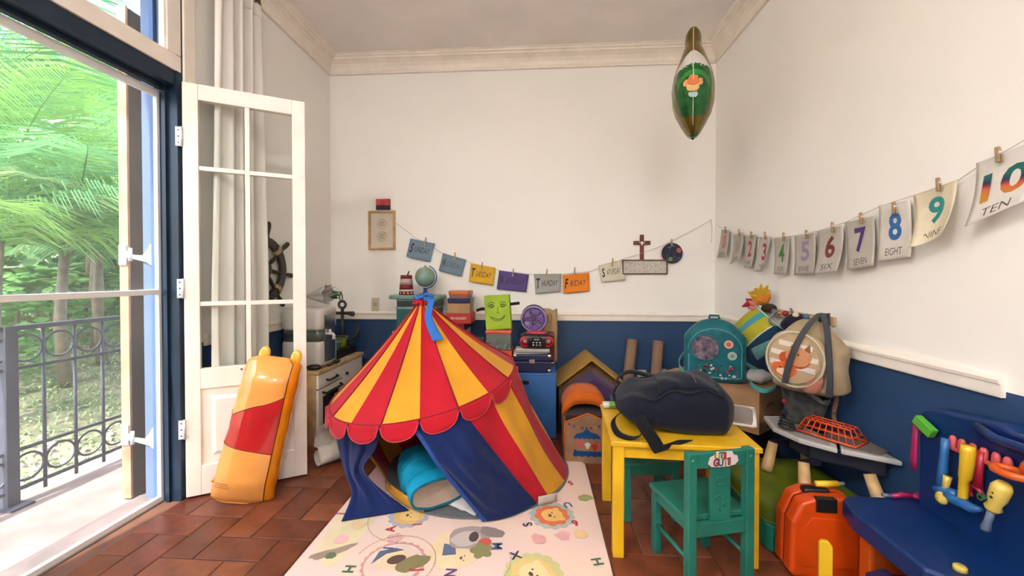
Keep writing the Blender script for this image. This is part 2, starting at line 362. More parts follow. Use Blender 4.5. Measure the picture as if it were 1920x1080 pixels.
# French door leaf, opened into the room
HX, HY = -1.884, 2.048; ang = math.degrees(atan2(2.339-HY, -1.385-HX)); L = sqrt((2.339-HY)**2+(-1.385-HX)**2)
def leaf(loc, rz, name, label):
    r = thing(name, label, None, loc, rz, kind='structure'); H0, H1 = .012, 2.222; t0, t1 = -.02, .02
    st = .068
    for nm, bx in (('stile', (0, st, H0, H1)), ('stile', (L-st, L, H0, H1)), ('top_rail', (st, L-st, H1-.085, H1)), ('lock_rail', (st, L-st, .585, .695)), ('bottom_rail', (st, L-st, H0, .17))):
        obj(G().box(bx[0], bx[1], t0, t1, bx[2], bx[3]), nm, M_white, r, bev=.003)
    mid = st + (L-2*st)*.5
    for z in (1.045, 1.775): obj(G().box(st, L-st, -.016, .016, z-.012, z+.012), 'muntin', M_white, r, bev=.003)
    obj(G().box(mid-.012, mid+.012, -.017, .017, .695, H1-.085), 'muntin', M_white, r, bev=.003)
    for x0, x1 in ((st, mid-.012), (mid+.012, L-st)):
        for z0, z1 in ((.695, 1.033), (1.057, 1.763), (1.787, H1-.085)):
            obj(G().box(x0, x1, -.003, .001, z0, z1), 'pane', M_glass, r)
    x0, x1, z0, z1 = st, L-st, .17, .585
    p = obj(G().box(x0, x1, -.008, .008, z0, z1), 'panel', M_white, r)
    for s in (-1, 1):
        g = G(); q = .045; g.add([(x0+q,0,z0+q),(x1-q,0,z0+q),(x1-q,0,z1-q),(x0+q,0,z1-q),(x0+q+.02,s*.009,z0+q+.02),(x1-q-.02,s*.009,z0+q+.02),(x1-q-.02,s*.009,z1-q-.02),(x0+q+.02,s*.009,z1-q-.02)],
              [(0,1,5,4),(1,2,6,5),(2,3,7,6),(3,0,4,7),(4,5,6,7)], False, T(0, s*.008, 0)); obj(g, 'raised_field', M_white, p)
    for z in (.38, 1.13, 1.93):
        g = G(); g.box(-.028, .004, -.0235, -.0205, z-.05, z+.05); g.tube([(-.002, -.024, z-.052), (-.002, -.024, z+.052)], .006, 8); h = obj(g, 'hinge', M_galv, r)
        for dz in (-.033, 0, .033): obj(G().lathe([(0, 0), (.004, 0), (.003, .001), (0, .0012)], 8, T(-.016, -.0235, z+dz) @ R(90, 'X')), 'screw', mat('dark_screw', (60, 60, 60), .4, metal=.8), h)
    g = G().lathe([(0, 0), (.005, 0), (.005, .002), (0, .002)], 10, T(st+(L-2*st)*.42, -.02, .675) @ R(90, 'X')); obj(g, 'keyhole', M_black, r)
leaf((HX, HY, 0), ang, 'door_2', 'white French door leaf with glass panes, opened into the room')
leaf((HX, D0+.03, 0), -42, 'door_3', 'second white French door leaf, opened beside the viewpoint')
# outer wooden shutter folded back against the outside wall
M_shut = wood('shutter_wood_shaded', (70, 54, 48), var=.15); M_edge = wood('shutter_edge_sunlit', (196, 150, 122), vs=6, var=.2)  # shade is put into the board colour, sunlight into the edge colour
r = thing('window_shutter', 'brown wooden outer shutter folded back beyond the doorway', 'shutter', (-2.245, 2.33, -.02))
for k in range(4): obj(G().box(-2.268, -2.222, 2.075+k*.135, 2.208+k*.135, -.02, 2.65), 'board', M_shut, r, world=True, bev=.003)
obj(G().box(-2.270, -2.220, 2.062, 2.074, -.02, 2.655), 'edge_strip', M_edge, r, world=True)
for z in (.33, 1.31, 2.36):
    h = obj(G().box(-2.268, -2.224, 2.054, 2.061, z-.055, z+.055), 'strap_hinge', M_galv, r, world=True, bev=.002)
    g = G().prism([(-2.23, z+.015), (-2.19, z+.02), (-2.165, z-.0), (-2.10, z-.005), (-2.075, z+.02), (-2.055, z+.055), (-2.035, z+.055), (-2.035, z-.055), (-2.055, z-.055), (-2.075, z-.04), (-2.12, z-.03), (-2.19, z-.015), (-2.23, z-.02)], 0, .005, frame((0, 2.03, 0), (1,0,0), (0,0,1), (0,-1,0)))
    obj(g, 'strap_arm', M_galv, h, world=True); obj(G().tube([(-2.165, 2.022, z-.035), (-2.165, 2.022, z+.035)], .009, 8), 'hinge_pin', M_galv, h, world=True)

# ---- outside: terrace, railing, pebbles, sloping garden
M_terrace = mat('terrace_stone', (146, 130, 126), .8, var=.12, vs=4, bump=.15)
struct(G().box(-2.95, XO, -3, 8, -.12, -.03), 'terrace_floor', M_terrace, 'pale sunlit terrace slab outside the doorway')
def gz(x, y): return -.16 + max(0, (-3.3-x))*.14 + .06*nz(x, y, 3, .8)
g = G().sheet(lambda u, v: (-2.95-u*11, -4+v*18, gz(-2.95-u*11, -4+v*18)), 40, 60); struct(g, 'ground_garden', mat('garden_soil', (142, 138, 112), .95, var=.25, vs=3, col2=(96, 108, 74)), 'leaf littered garden ground rising beyond the railing')
g = G()
for k in range(900):
    x = -2.98-random.random()**1.5*.75; y = random.uniform(.2, 5.2); s = random.uniform(.015, .04)
    g.ell((x, y, gz(x, y)+s*.3), (s, s*random.uniform(.6, 1), s*.6), 6, 4, None)
obj(g, 'pebbles', mat('pebble', (205, 196, 188), .7, var=.3, vs=14), label='white and grey pebbles strewn below the terrace railing', cat='pebbles', kind='stuff')
g = G()
for k in range(20000):
    x = -3.2-random.random()*6.5; y = random.uniform(1.5, 10); a = random.uniform(0, 6.28); l = random.uniform(.025, .08); h = random.uniform(.005, .06)
    z = gz(x, y); d = V((cos(a), sin(a), 0))*l; e = V((-sin(a), cos(a), 0))*l*.22; t = V((0, 0, h))
    c = V((x, y, z+.01)); g.add([c, c+d*.5+e+t, c+d+t*.6, c+d*.5-e+t], [(0, 1, 2, 3)])
obj(g, 'undergrowth', mat('ground_leaf', (128, 152, 96), .7, var=.3, vs=2, col2=(176, 184, 150), translu=.25), label='low green undergrowth and fallen leaves covering the garden slope', cat='undergrowth', kind='stuff')
# railing
M_iron = mat('iron_paint', (74, 80, 96), .5, var=.1)
RX = -2.79
r = thing('terrace_railing', 'grey wrought iron railing with rings along the terrace edge', 'railing', (RX, 2.2, -.03))
obj(G().box(RX-.016, RX+.016, .4, 4.2, .905, .93), 'top_rail', M_iron, r, world=True)
for z in (.70, .26, .05): obj(G().box(RX-.008, RX+.008, .4, 4.2, z-.008, z+.008), 'cross_rail', M_iron, r, world=True)
for k in range(-1, 2): 
    y = 1.955 + k*1.5
    obj(G().box(RX-.026, RX+.026, y-.026, y+.026, -.03, .93), 'post', M_iron, r, world=True); obj(G().box(RX-.05, RX+.08, y-.05, y+.05, -.03, -.018), 'base_plate', M_iron, r, world=True)
ringU = G().tube([(0, .072*cos(2*pi*k/28), .072*sin(2*pi*k/28)) for k in range(28)], .0065, 6, True)
rm = ringU.mesh('ring'); rm.materials.append(M_iron)
for k in range(-7, 15):
    y = 1.955 + .155*k
    if abs(((y-1.955+.75) % 1.5) - .75) > .05: obj(G().tube([(RX, y, -.0), (RX, y, .91)], .0085, 8), 'baluster', M_iron, r, world=True)
    for z in (.803, .155):
        o = meshobj(rm, 'ring', r); o.location = V((RX, y+.0775, z)) - r.location
# palms
M_palm = [mat('palm_leaf_a', (160, 208, 112), .3, var=.2, vs=3, translu=.4), mat('palm_leaf_b', (124, 182, 126), .3, var=.2, vs=3, translu=.35), mat('palm_leaf_c', (190, 222, 160), .3, var=.2, vs=3, translu=.45)]
def frond_mesh(L, droop, lm):
    g = G(); P = [V((L*t*cos(.35*t), 0, L*(.62*t - droop*t*t))) for t in [i/16 for i in range(17)]]
    g.tube(P, [.014*(1-i/18) for i in range(17)], 5)
    n = 66
    for i in range(3, n):
        t = i/n; k = min(15, int(t*16)); p = P[k].lerp(P[k+1], t*16-k); d = (P[k+1]-P[k]).normalized()
        ll = L*.36*sin(pi*min(1, .12+t*.86))**.7
        for sgn in (-1, 1):
            o = (V((0, sgn, 0))*1.0 + d*.75 + V((0, 0, -.12+random.uniform(-.3, .3)))).normalized(); wv = d*.0085+V((0, 0, .003))
            m = p+o*ll*.5+V((0,0,.02)); e = p+o*ll+V((0, 0, -ll*.28))
            g.add([p-wv*.4, m-wv, e, m+wv, p+wv*.4], [(0, 1, 2, 3, 4)])
    me = g.mesh('frond'); me.materials.append(M_palm[lm]); return me
FR = [frond_mesh(1.7, .55, 0), frond_mesh(2.1, .75, 1), frond_mesh(1.5, .85, 2), frond_mesh(2.3, .5, 1), frond_mesh(1.9, .65, 0)]
M_trunk = wood('palm_trunk', (128, 116, 96))
palms = [(-4.5, 3.1, 1.5, 16, 'leaning out nearest the doorway'), (-4.9, 3.9, 1.35, 16, 'with fronds just beyond the railing'), (-5.3, 4.6, 1.6, 16, 'with a middle crown behind the railing'), (-5.1, 3.25, 2.0, 16, 'with fronds arching above the transom'), (-5.8, 4.95, 1.7, 16, 'with a high crown behind the first palms'), (-5.9, 5.9, 1.5, 16, 'with a middle crown beside the shutter'),
         (-6.5, 5.5, 2.5, 16, 'with a tall crown in the middle'), (-6.9, 6.4, 1.4, 16, 'half hidden behind the middle palms'), (-7.5, 6.3, 3.1, 16, 'rising high behind the middle palms'), (-7.4, 7.4, 1.5, 14, 'with a far crown seen past the shutter'), (-8.6, 7.2, 3.7, 16, 'with the farthest high crown against the sky'), (-6.4, 7.4, 1.0, 12, 'in a far low clump near the shutter'), (-8.2, 8.8, 2.6, 14, 'with the rearmost crown towards the house wall'), (-9.3, 7.9, 1.2, 14, 'in the rearmost low clump on the slope')]
for i, (x, y, h, n, d) in enumerate(palms):
    z = gz(x, y); r = thing('palm_tree', 'feathery green palm, ' + d, 'palm', (x, y, z-.02), random.uniform(0, 360), 'garden palms')
    obj(G().tube([(0, 0, 0), (.04, .02, h*.5), (0, 0, h+.05)], [.06, .05, .04], 8), 'trunk', M_trunk, r)
    for k in range(n):
        o = meshobj(FR[(i*3+k) % 5], 'frond', r); o.location = (0, 0, h)
        o.rotation_euler = (random.uniform(-.25, .25), random.uniform(-1.0, .12), 2*pi*k/n + random.uniform(-.2, .2)); s = random.uniform(.8, 1.15); o.scale = (s, s, s)
# bushes closing the view at the back
bl = G()
for k in range(420):
    a, b = random.uniform(0, 6.28), random.uniform(-.2, 1.4); q = V((cos(a)*cos(b), sin(a)*cos(b), sin(b)))*random.uniform(.75, 1.05); t = V((random.uniform(-1, 1), random.uniform(-1, 1), random.uniform(-.6, .6))).normalized()*.16
    s_ = t.cross(q).normalized()*.07; bl.add([q, q+t*.5+s_, q+t, q+t*.5-s_], [(0, 1, 2, 3)])
bm_ = bl.mesh('foliage'); bm_.materials.append(mat('bush_leaf', (104, 156, 84), .5, var=.3, vs=4, translu=.35))
bush_d = ['at the foot of the slope', 'below the high palm crown', 'behind the railing post', 'half way up the slope', 'at the top of the slope', 'nearest the house wall', 'under the rearmost palm', 'in the far corner of the garden', 'between the two rear palms', 'at the garden boundary']
for i, (x, y, s) in enumerate([(-5.6, 3.7, .6), (-6.6, 4.7, .9), (-7.6, 5.9, 1.3), (-6.4, 6.6, .8), (-9.2, 6.4, 2.0), (-7.2, 8.4, 1.2), (-8.9, 8.4, 1.9), (-10.4, 8.2, 2.6), (-9.4, 10.2, 2.4), (-11.2, 6.6, 2.8)]):
    r = thing('garden_bush', 'leafy green bush ' + bush_d[i], 'bush', (x, y, gz(x, y)), i*50, 'garden bushes')
    o = meshobj(bm_, 'foliage', r); o.scale = (s, s, s*.62); o.location.z = .1
    obj(G().tube([(0, 0, -.05), (.03, 0, s*.5)], [.05, .02], 6), 'stem', M_trunk, r)

# ---- fill lamps added out of view to brighten the room
def fill_lamp(loc, strength, label):
    r = thing('fill_lamp', label, 'lamp', (loc[0], loc[1], ZC-.36))
    obj(G().ell((0, 0, .06), (.24, .24, .06), 32, 12), 'glow_bowl', mat('fill_glow_%d' % int(strength*100), FILL_COL, .5, emit=strength, var=0), r)
    obj(G().tube([(0, 0, .12), (0, 0, .34)], .01, 8), 'stem', M_white, r); obj(G().lathe([(0, .33), (.07, .33), (.08, .34), (.08, .36), (0, .36)], 24), 'ceiling_rose', M_white, r)
fill_lamp((-1.45, -.55), FILL_A, 'added fill lamp, a glowing bowl out of view near the doorway wall')
fill_lamp((.4, -1.3), FILL_B, 'added fill lamp, a glowing bowl behind the viewpoint')
DIM = .78
# ================================================================ LEFT SIDE
# curtain and rod
DIM = 1.0; M_sheer = cloth('sheer_curtain', (252, 248, 242), translu=.25, bump=.05, vs=3, var=.02); DIM = .78
def curt(u, v):
    z = 2.925 - v*2.87; wv = .16 + .06*min(1, v*1.5)
    y = 2.345 + (u-.5)*2*(.175 + .055*min(1, v*1.6)); a = u*2*pi*4.5
    return (-1.80 + .026*sin(a) + .006*sin(a*2.3+v*3), y + .008*sin(a*.7+v*4), z)
r = thing('curtain', 'sheer white curtain gathered behind the open door leaf', 'curtain', (-1.8, 2.35, .055))
obj(G().sheet(curt, 80, 24, .0015), 'drape', M_sheer, r, world=True)
obj(G().sheet(lambda u, v: (curt(u, v*.028)[0]+.004, curt(u, v*.028)[1], curt(u, v*.028)[2]), 80, 2, .002), 'heading_tape', M_sheer, r, world=True)
M_brass = mat('aged_brass', (120, 96, 56), .35, metal=.8, var=.15)
r = thing('curtain_rod', 'aged brass curtain rod with a scroll finial below the crown', 'curtain rod', (-1.8, 1.4, 2.95))
obj(G().tube([(-1.8, .3, 2.962), (-1.8, 2.5, 2.962)], .011, 10), 'rod', M_brass, r, world=True)
g = G().tube([(-1.8, 2.5+.02*t, 2.96+.035*sin(t*1.4)-.012*t) for t in [k*.35 for k in range(8)]], [.011, .012, .012, .011, .010, .009, .008, .006], 8)
g.tube([(-1.8, 2.505+.016*cos(a), 2.925+.022*sin(a)) for a in [k*.5 for k in range(12)]], .006, 6); g.ell((-1.8, 2.525, 2.9), (.008, .011, .022), 8, 6); obj(g, 'finial', M_brass, r, world=True)
obj(G().tube([(XL+.0, 2.42, 2.985), (-1.8, 2.42, 2.985), (-1.8, 2.42, 2.962)], .007, 8), 'bracket', M_brass, r, world=True)

# ship's wheel on the wall
M_dark = wood('dark_walnut', (58, 44, 36), var=.2); M_rope = wood('rope_winding', (196, 172, 136), vs=60)
r = thing('ship_wheel', "dark wooden ship's wheel with rope windings on the wall", 'wheel', (-1.893, 2.66, 1.24))
Fx = frame((0, 0, 0), (0, 1, 0), (0, 0, 1), (1, 0, 0))      # local x,y on the wall, z out of it
ring = []
for rr, zz in ((.165, .012), (.225, .012), (.225, .038), (.165, .038)): ring.append((rr, zz))
g = G(); n = 40
vs_ = [(a*cos(2*pi*k/n), a*sin(2*pi*k/n), b) for a, b in ring for k in range(n)]
g.add(vs_, [(i*n+k, i*n+(k+1) % n, ((i+1) % 4)*n+(k+1) % n, ((i+1) % 4)*n+k) for i in range(4) for k in range(n)], False, Fx); obj(g, 'rim', M_dark, r, bev=.004)
obj(G().lathe([(0, 0), (.05, 0), (.05, .045), (.035, .055), (.018, .058), (0, .058)], 20, Fx), 'hub', M_dark, r)
for k in range(8):
    a = rad(82 + 45*k); d = V((cos(a), sin(a), 0)); pr = [(.045, .011), (.10, .014), (.16, .010), (.225, .012), (.245, .011), (.275, .016), (.30, .018), (.325, .016), (.335, .008)]
    obj(G().tube([Fx @ (d*q + V((0, 0, .025))) for q, _ in pr], [b for _, b in pr], 8), 'spoke', M_dark, r)
for k in range(4):
    a0 = rad(45+90*k)
    g = G()
    for j in range(4):
        a = a0 + (j-1.5)*.045; c = V((cos(a), sin(a), 0)); g.tube([Fx @ (c*(.195+.036*cos(t)) + V((0, 0, .025+.02*sin(t)))) for t in [2*pi*q/12 for q in range(12)]], .0055, 5, True)
    obj(g, 'rope_winding', M_rope, r)

# play kitchen along the left wall (front faces the room)
r = thing('play_kitchen', 'wooden play kitchen with a white oven front beside the door', 'play kitchen', (-1.70, 3.1, 0))
KX0, KX1, KY0, KY1 = -1.872, -1.53, 2.725, 3.44
g = G(); g.box(KX0, KX1-.018, KY0, KY0+.018, 0.0, .505); g.box(KX0, KX1-.018, KY1-.018, KY1, 0, .505); g.box(KX0, KX1-.018, KY0+.018, KY1-.018, .06, .075); g.box(KX0, KX0+.01, KY0+.018, KY1-.018, .075, .505)
obj(g, 'carcass', M_pine, r, world=True); obj(G().box(KX0, KX1+.01, KY0-.008, KY1+.008, .505, .53), 'worktop', M_pine, r, world=True, bev=.004)
obj(G().box(KX1-.03, KX1-.02, KY0+.018, KY1-.018, 0, .06), 'plinth', M_black, r, world=True)
d = obj(G().box(KX1-.018, KX1, KY0+.004, KY0+.36, .40, .50), 'drawer', M_white, r, world=True, bev=.003)
obj(G().tube([(KX1, KY0+.11, .445), (KX1+.022, KY0+.115, .44), (KX1+.022, KY0+.245, .44), (KX1, KY0+.25, .445)], .0075, 8), 'drawer_handle', M_black, d, world=True)
g = G(); y0, y1, z0, z1 = KY0+.004, KY0+.36, .075, .39; q = .055
for bx in ((y0, y0+q, z0, z1), (y1-q, y1, z0, z1), (y0+q, y1-q, z0, z0+q), (y0+q, y1-q, z1-q, z1)): g.box(KX1-.018, KX1, *bx)
d = obj(g, 'oven_door', M_white, r, world=True); obj(G().box(KX1-.012, KX1-.008, y0+q, y1-q, z0+q, z1-q), 'oven_window', mat('smoked_glass', (26, 24, 24), .15, var=0), d, world=True)
obj(G().tube([(KX1, y0+.05, z1-.022), (KX1+.026, y0+.06, z1-.03), (KX1+.026, y1-.06, z1-.03), (KX1, y1-.05, z1-.022)], .008, 8), 'oven_handle', M_black, d, world=True)
d = obj(G().box(KX1-.018, KX1, KY0+.364, KY1-.004, .075, .50), 'cupboard_door', M_white, r, world=True, bev=.003); obj(G().ell((KX1+.014, KY0+.40, .42), (.014, .012, .012), 10, 8), 'knob', M_black, d, world=True)
# on the play kitchen
M_wp = plastic('white_appliance', (228, 222, 214))
r = thing('water_purifier', 'white countertop water purifier with a chrome front and tap', 'water purifier', (-1.715, 2.945, .531))
obj(G().ell((0, 0, .10), (.155, .13, .10), 28, 12, e=.28, e2=.25), 'lower_body', M_wp, r); obj(G().ell((0, 0, .345), (.155, .13, .085), 28, 12, e=.28, e2=.3), 'upper_body', M_wp, r)
obj(G().ell((0, 0, .225), (.15, .126, .05), 28, 8, e=.28, e2=.2), 'smoked_tank', mat('smoked_tank', (96, 106, 96), .15, var=.15, alpha=.85), r)
obj(G().box(.146, .158, -.08, .08, .03, .38), 'front_panel', M_chrome, r, bev=.01); obj(G().ell((.12, 0, .40), (.045, .10, .03), 20, 8, e=.4), 'top_cap', M_wp, r)
t = obj(G().tube([(.15, -.03, .235), (.19, -.03, .235), (.20, -.03, .225), (.20, -.03, .195)], .011, 10), 'tap', M_wp, r); obj(G().box(.165, .18, -.036, -.024, .24, .268), 'tap_lever', M_wp, t)
r = thing('wrapped_bouquet', 'white wrapped bouquet with green leaves lying on the water purifier', 'bouquet', (-1.685, 2.97, .963))
def wrapf(u, v):
    a = u*2*pi; q = .018+.07*v + .012*sin(a*7)*v; return (-.06+.20*v*.8, q*cos(a), .075 + q*sin(a)*.8 + .02*v)
obj(G().sheet(wrapf, 42, 8, .001), 'paper_wrap', mat('white_tissue', (236, 232, 226), .7, translu=.3), r)
g = G()
for k in range(26):
    a = random.uniform(0, 6.28); b = V((.10+random.uniform(0, .05), cos(a)*.05*random.random(), .085+sin(a)*.04*random.random())); d = V((.05, random.uniform(-.05, .05), random.uniform(-.03, .06))); e = V((0, .012, .006)); g.add([b, b+d*.5+e, b+d, b+d*.5-e], [(0, 1, 2, 3)])
obj(g, 'leaves', mat('bouquet_leaf', (66, 110, 58), .5, var=.3), r, kind='stuff')
tray = obj(G().box(-1.85, -1.58, 3.085, 3.43, .531, .60), 'storage_case', mat('black_case', (24, 20, 20), .5), bev=.008, label='flat black case lying on the back of the play kitchen', cat='case')
r = thing('toy_basket', 'lime green plastic basket with a grey handle on the black case', 'basket', (-1.70, 3.275, .601))
pr = [(.085, 0), (.10, .005), (.112, .07), (.116, .072), (.108, .074), (.098, .012), (0, .01)]
obj(G().lathe([(0, 0)] + pr, 28, None, 1, .7), 'tub', plastic('lime_plastic', (176, 190, 40)), r); obj(G().ell((0, -.0755, .045), (.03, .008, .014), 14, 8), 'grip_hole', M_black, r)
obj(G().tube([(.112*cos(t)*1.0, .0785*sin(t), .079+.004*abs(cos(t))) for t in [2*pi*k/28 for k in range(28)]], .008, 6, True), 'rim', plastic('grey_plastic', (92, 98, 104)), r)
M_pewter = mat('grey_metal_paint', (84, 86, 84), .5, metal=.4, var=.2)
r = thing('decorative_anchor', 'grey metal decorative anchor with rope loop standing behind the lime basket', 'anchor', (-1.69, 3.40, .601))
obj(G().tube([(0, 0, .02), (0, 0, .32)], [.017, .013], 10), 'shank', M_pewter, r)
obj(G().tube([(-.105, 0, .265), (-.095, 0, .265), (-.05, 0, .272), (.05, 0, .272), (.095, 0, .265), (.105, 0, .265)], [.016, .024, .014, .014, .024, .016], 10), 'stock', M_pewter, r)
g = G().tube([(.14*sin(t), 0, .155-.135*cos(t)) for t in [rad(-82+k*13.7) for k in range(13)]], [.008]+[.014]*11+[.008], 8)
for s in (-1, 1): g.prism([(0, .04), (.02, 0), (0, -.035), (-.02, 0)], -.006, .006, T(s*.137, 0, .145) @ R(90, 'X'))
obj(g, 'arms', M_pewter, r); obj(G().tube([(.03*sin(t), 0, .345+.03*cos(t)) for t in [2*pi*k/16 for k in range(16)]], .011, 8, True), 'ring', M_pewter, r)
obj(G().tube([(.018*sin(t)-.02+.004*t, -.006, .415+.042*cos(t)) for t in [2*pi*k/16 for k in range(16)]], .005, 6, True), 'rope_loop', wood('grey_rope', (104, 98, 86), vs=60), r)
r = thing('food_container', 'teal plastic container with a lid between purifier and basket', 'container', (-1.63, 3.138, .601))
obj(G().lathe([(0, 0), (.04, 0), (.05, .055), (0, .055)], 24), 'tub', plastic('teal_clear', (86, 140, 148), alpha=.8), r); obj(G().lathe([(0, .055), (.054, .055), (.054, .066), (.046, .07), (0, .07)], 24), 'lid', plastic('teal_lid', (70, 138, 150)), r)
r = thing('computer_mouse', 'black computer mouse with its cable on the play kitchen edge', 'mouse', (-1.585, 2.768, .531), 8)
obj(G().ell((0, 0, .016), (.05, .031, .02), 20, 10, e=.85), 'shell', M_black, r); obj(G().tube([(.05, 0, .012), (.056, .02, .008), (.05, .05, .006), (.062, .09, .006)], .003, 6), 'cable', M_black, r); obj(G().ell((.025, 0, .033), (.008, .003, .005), 8, 6), 'scroll_wheel', plastic('grey_plastic', (92, 98, 104)), r)
obj(G().tube([(-1.56, 3.06, .537), (-1.55, 3.10, .537), (-1.548, 3.14, .537)], [.006, .005, .004], 8).ell((-1.546, 3.17, .54), (.016, .028, .006), 10, 6), 'toy_spoon', M_wp, label='white toy spoon lying across the play kitchen edge', cat='spoon')
obj(G().ell((-1.532, 2.985, .5465), (.022, .05, .0155), 14, 8).tube([(-1.53, 2.95, .545), (-1.528, 2.90, .54), (-1.535, 2.86, .538)], .006, 6), 'toy_phone', mat('black_handset', (30, 28, 28), .45), label='small black handset lying beside the water purifier', cat='toy')

# rolled paper on the floor
pa = aZ(592, 878); 
def rollf(u, v):
    t = u; L_ = .42*v
    if t < .62: a = t/.62*1.55*2*pi; q = .028+.035*t/.62; x, z = q*cos(a-1.2), q*sin(a-1.2)+.068
    else:
        k = (t-.62)/.38; a = 1.55*2*pi-1.2; x = .063*cos(a) - k*.02 + .10*k*0; z = .068+.063*sin(a) + k*.16; x += .12*k*k
    return (x, L_, max(.002, z))
g = G().sheet(rollf, 60, 6, .0015).xf(T(-1.37, 2.42, 0) @ R(-38)); obj(g, 'paper_roll', mat('cream_paper', (226, 218, 206), .8), label='loosely rolled cream paper sheet on the floor by the play kitchen', cat='paper')

# ---- inflatable toy figure, simplified to a bolster, leaning on the door
r = thing('inflatable_toy', 'glossy orange inflatable toy figure with a red band leaning against the door', 'inflatable', (-1.565, 2.03, 0))
A0, A1 = V((0, 0, .0)), V((.105, .145, .745)); ax = (A1-A0).normalized(); sx_ = V((.93, .36, 0)); sx_ = (sx_ - ax*sx_.dot(ax)).normalized(); sy_ = ax.cross(sx_).normalized()
HB = (A1-A0).length
def bol(a, v):
    """a: angle round the tube, v: 0..1 up"""
    wd = .15*(1 - .10*v)*(min(1, (v+.012)/.03)**.35)*(min(1, (1.012-v)/.05)**.4); dp = .098*min(1, (v+.004)/.16)**.55*min(1, (1.004-v)/.16)**.55
    dp = max(dp, .004); cr = 1+.012*sin(a*3+v*40)*(1 if abs(sin(a)) < .5 else .2)
    e = lambda q: math.copysign(abs(q)**.82, q)
    lift = .014*abs(cos(a))**3*(1-min(1, v/.05))
    return A0 + ax*(v*HB+lift) + sx_*wd*e(cos(a))*cr + sy_*dp*e(sin(a))*cr
gl = dict(rough=.16, coat=.5, var=.06)
M_or = plastic('orange_vinyl', (255, 172, 84), **gl); M_or2 = plastic('deep_orange_vinyl', (250, 150, 20), **gl); M_rv = plastic('red_vinyl', (206, 34, 36), **gl); M_seam = plastic('dark_seam', (92, 30, 16))
a0, a1 = rad(-205), rad(-48)       # printed face (towards the viewer), the rest is the gusset side
lo = lambda a: .42 - .07*(a-a0)/(a1-a0); hi = lambda a: .585 + .24*abs(((a-a0)/(a1-a0)-.33))**1.15
def strip(f0, f1, b0, b1, nv): return G().sheet(lambda u, v: bol(b0+(b1-b0)*u, f0(b0+(b1-b0)*u)*(1-v)+f1(b0+(b1-b0)*u)*v), 28, nv)
obj(strip(lambda a: 0, lo, a0, a1, 16), 'lower_body', M_or, r); obj(strip(lo, hi, a0, a1, 8), 'red_band', M_rv, r); obj(strip(hi, lambda a: 1, a0, a1, 16), 'upper_body', M_or, r)
obj(strip(lambda a: 0, lambda a: 1, a1, a0+2*pi, 44), 'gusset', M_or2, r)
for f in (lo, hi): obj(G().tube([bol(a0+(a1-a0)*k/24, f(a0+(a1-a0)*k/24)) for k in range(25)], .0022, 5), 'band_seam', M_seam, r)
obj(G().tube([bol(a1, .012+.975*k/40) + sy_*-.001 for k in range(41)], .0026, 5), 'side_seam', M_seam, r)
obj(G().tube([bol(rad(180+k*7.5), .004) for k in range(25)], .004, 6), 'bottom_seam', M_or2, r)
for s, c in ((-.55, 0), (.85, 0)):  # the toy's two ears, shaped as plain flat tabs
    p = A0+ax*(HB*.985)+sx_*.115*s; obj(G().ell((0, 0, 0), (.03, .013, .046), 16, 10, frame(p+ax*.016, sx_, sy_, ax)), 'ear_tab', plastic('yellow_vinyl', (244, 190, 46), **gl), r)
obj(G().lathe([(0, 0), (.011, 0), (.011, .006), (.006, .012), (0, .012)], 12, frame(bol(rad(-165), .15), sx_, ax, -sy_)), 'valve', M_or2, r)
g = G()
for j in range(3):
    for k in range(9): 
        a = rad(-150 + k*4.6 + j*2); p = bol(a, .148-j*.014); q = bol(a+.06, .148-j*.014); g.tube([p, q], .0013, 4)
obj(g, 'small_print', M_seam, r, kind='stuff')

# ================================================================ PLAY MAT
MZ = .012
DIM = .9; M_pink = mat('mat_pink', (240, 208, 200), .55, var=.03, vs=3, col2=(240, 212, 190), bump=.1, bs=300)
DIM = .84; mx0, mx1, my0, my1, cr_ = -1.003, .297, .55, 2.6, .05
def rrect(x0, x1, y0, y1, c, n=6):
    P = []
    for cx_, cy_, b in ((x1-c, y1-c, 0), (x0+c, y1-c, 90), (x0+c, y0+c, 180), (x1-c, y0+c, 270)): P += [(cx_+c*cos(rad(b+90*k/n)), cy_+c*sin(rad(b+90*k/n))) for k in range(n+1)]
    return P
pm = thing('play_mat', 'pink foam play mat with printed animals and letters under the tent', 'play mat', (-.353, 1.575, .0))
obj(G().prism(rrect(mx0, mx1, my0, my1, cr_), .001, MZ), 'foam', M_pink, pm, world=True, bev=.003)
obj(G().prism(rrect(mx0-.004, mx1+.004, my0-.004, my1+.004, cr_), .0005, .005), 'bottom_edge', mat('mat_edge', (150, 120, 90), .8), pm, world=True)
zl = [MZ]
def pr_(poly, cx, cy, col, rot=0, name='printed_shape', key=None, parent=None):
    col = tuple(int(.78*a+.22*b) for a, b in zip(col, (240, 208, 200))); zl[0] += .00004; m = mat(key or 'ink_%d_%d_%d' % col, col, .6, var=.04)
    return obj(G().prism(poly, zl[0], zl[0]+.0003, T(cx, cy, 0) @ R(rot)), name, m, parent or pm, world=True)
def fpx(x, y): p = aZ(x, y, MZ); return p.x, p.y
def blob(r, n=22, wob=.12, sd=0, sx=1, sy=1): return [(r*sx*(1+wob*nz(cos(2*pi*k/n)*1.6, sin(2*pi*k/n)*1.6, sd))*cos(2*pi*k/n), r*sy*(1+wob*nz(cos(2*pi*k/n)*1.6, sin(2*pi*k/n)*1.6, sd))*sin(2*pi*k/n)) for k in range(n)]
def scal(r, n=14, a=.12): return [(r*(1+a*abs(sin(n*t/2)))*cos(t), r*(1+a*abs(sin(n*t/2)))*sin(t)) for t in [2*pi*k/(n*5) for k in range(n*5)]]
x, y = -.885, 1.86; pr_(blob(.14, 26, .3, 3, .7, 1.7), x, y, (242, 226, 172), 0, 'yellow_patch')
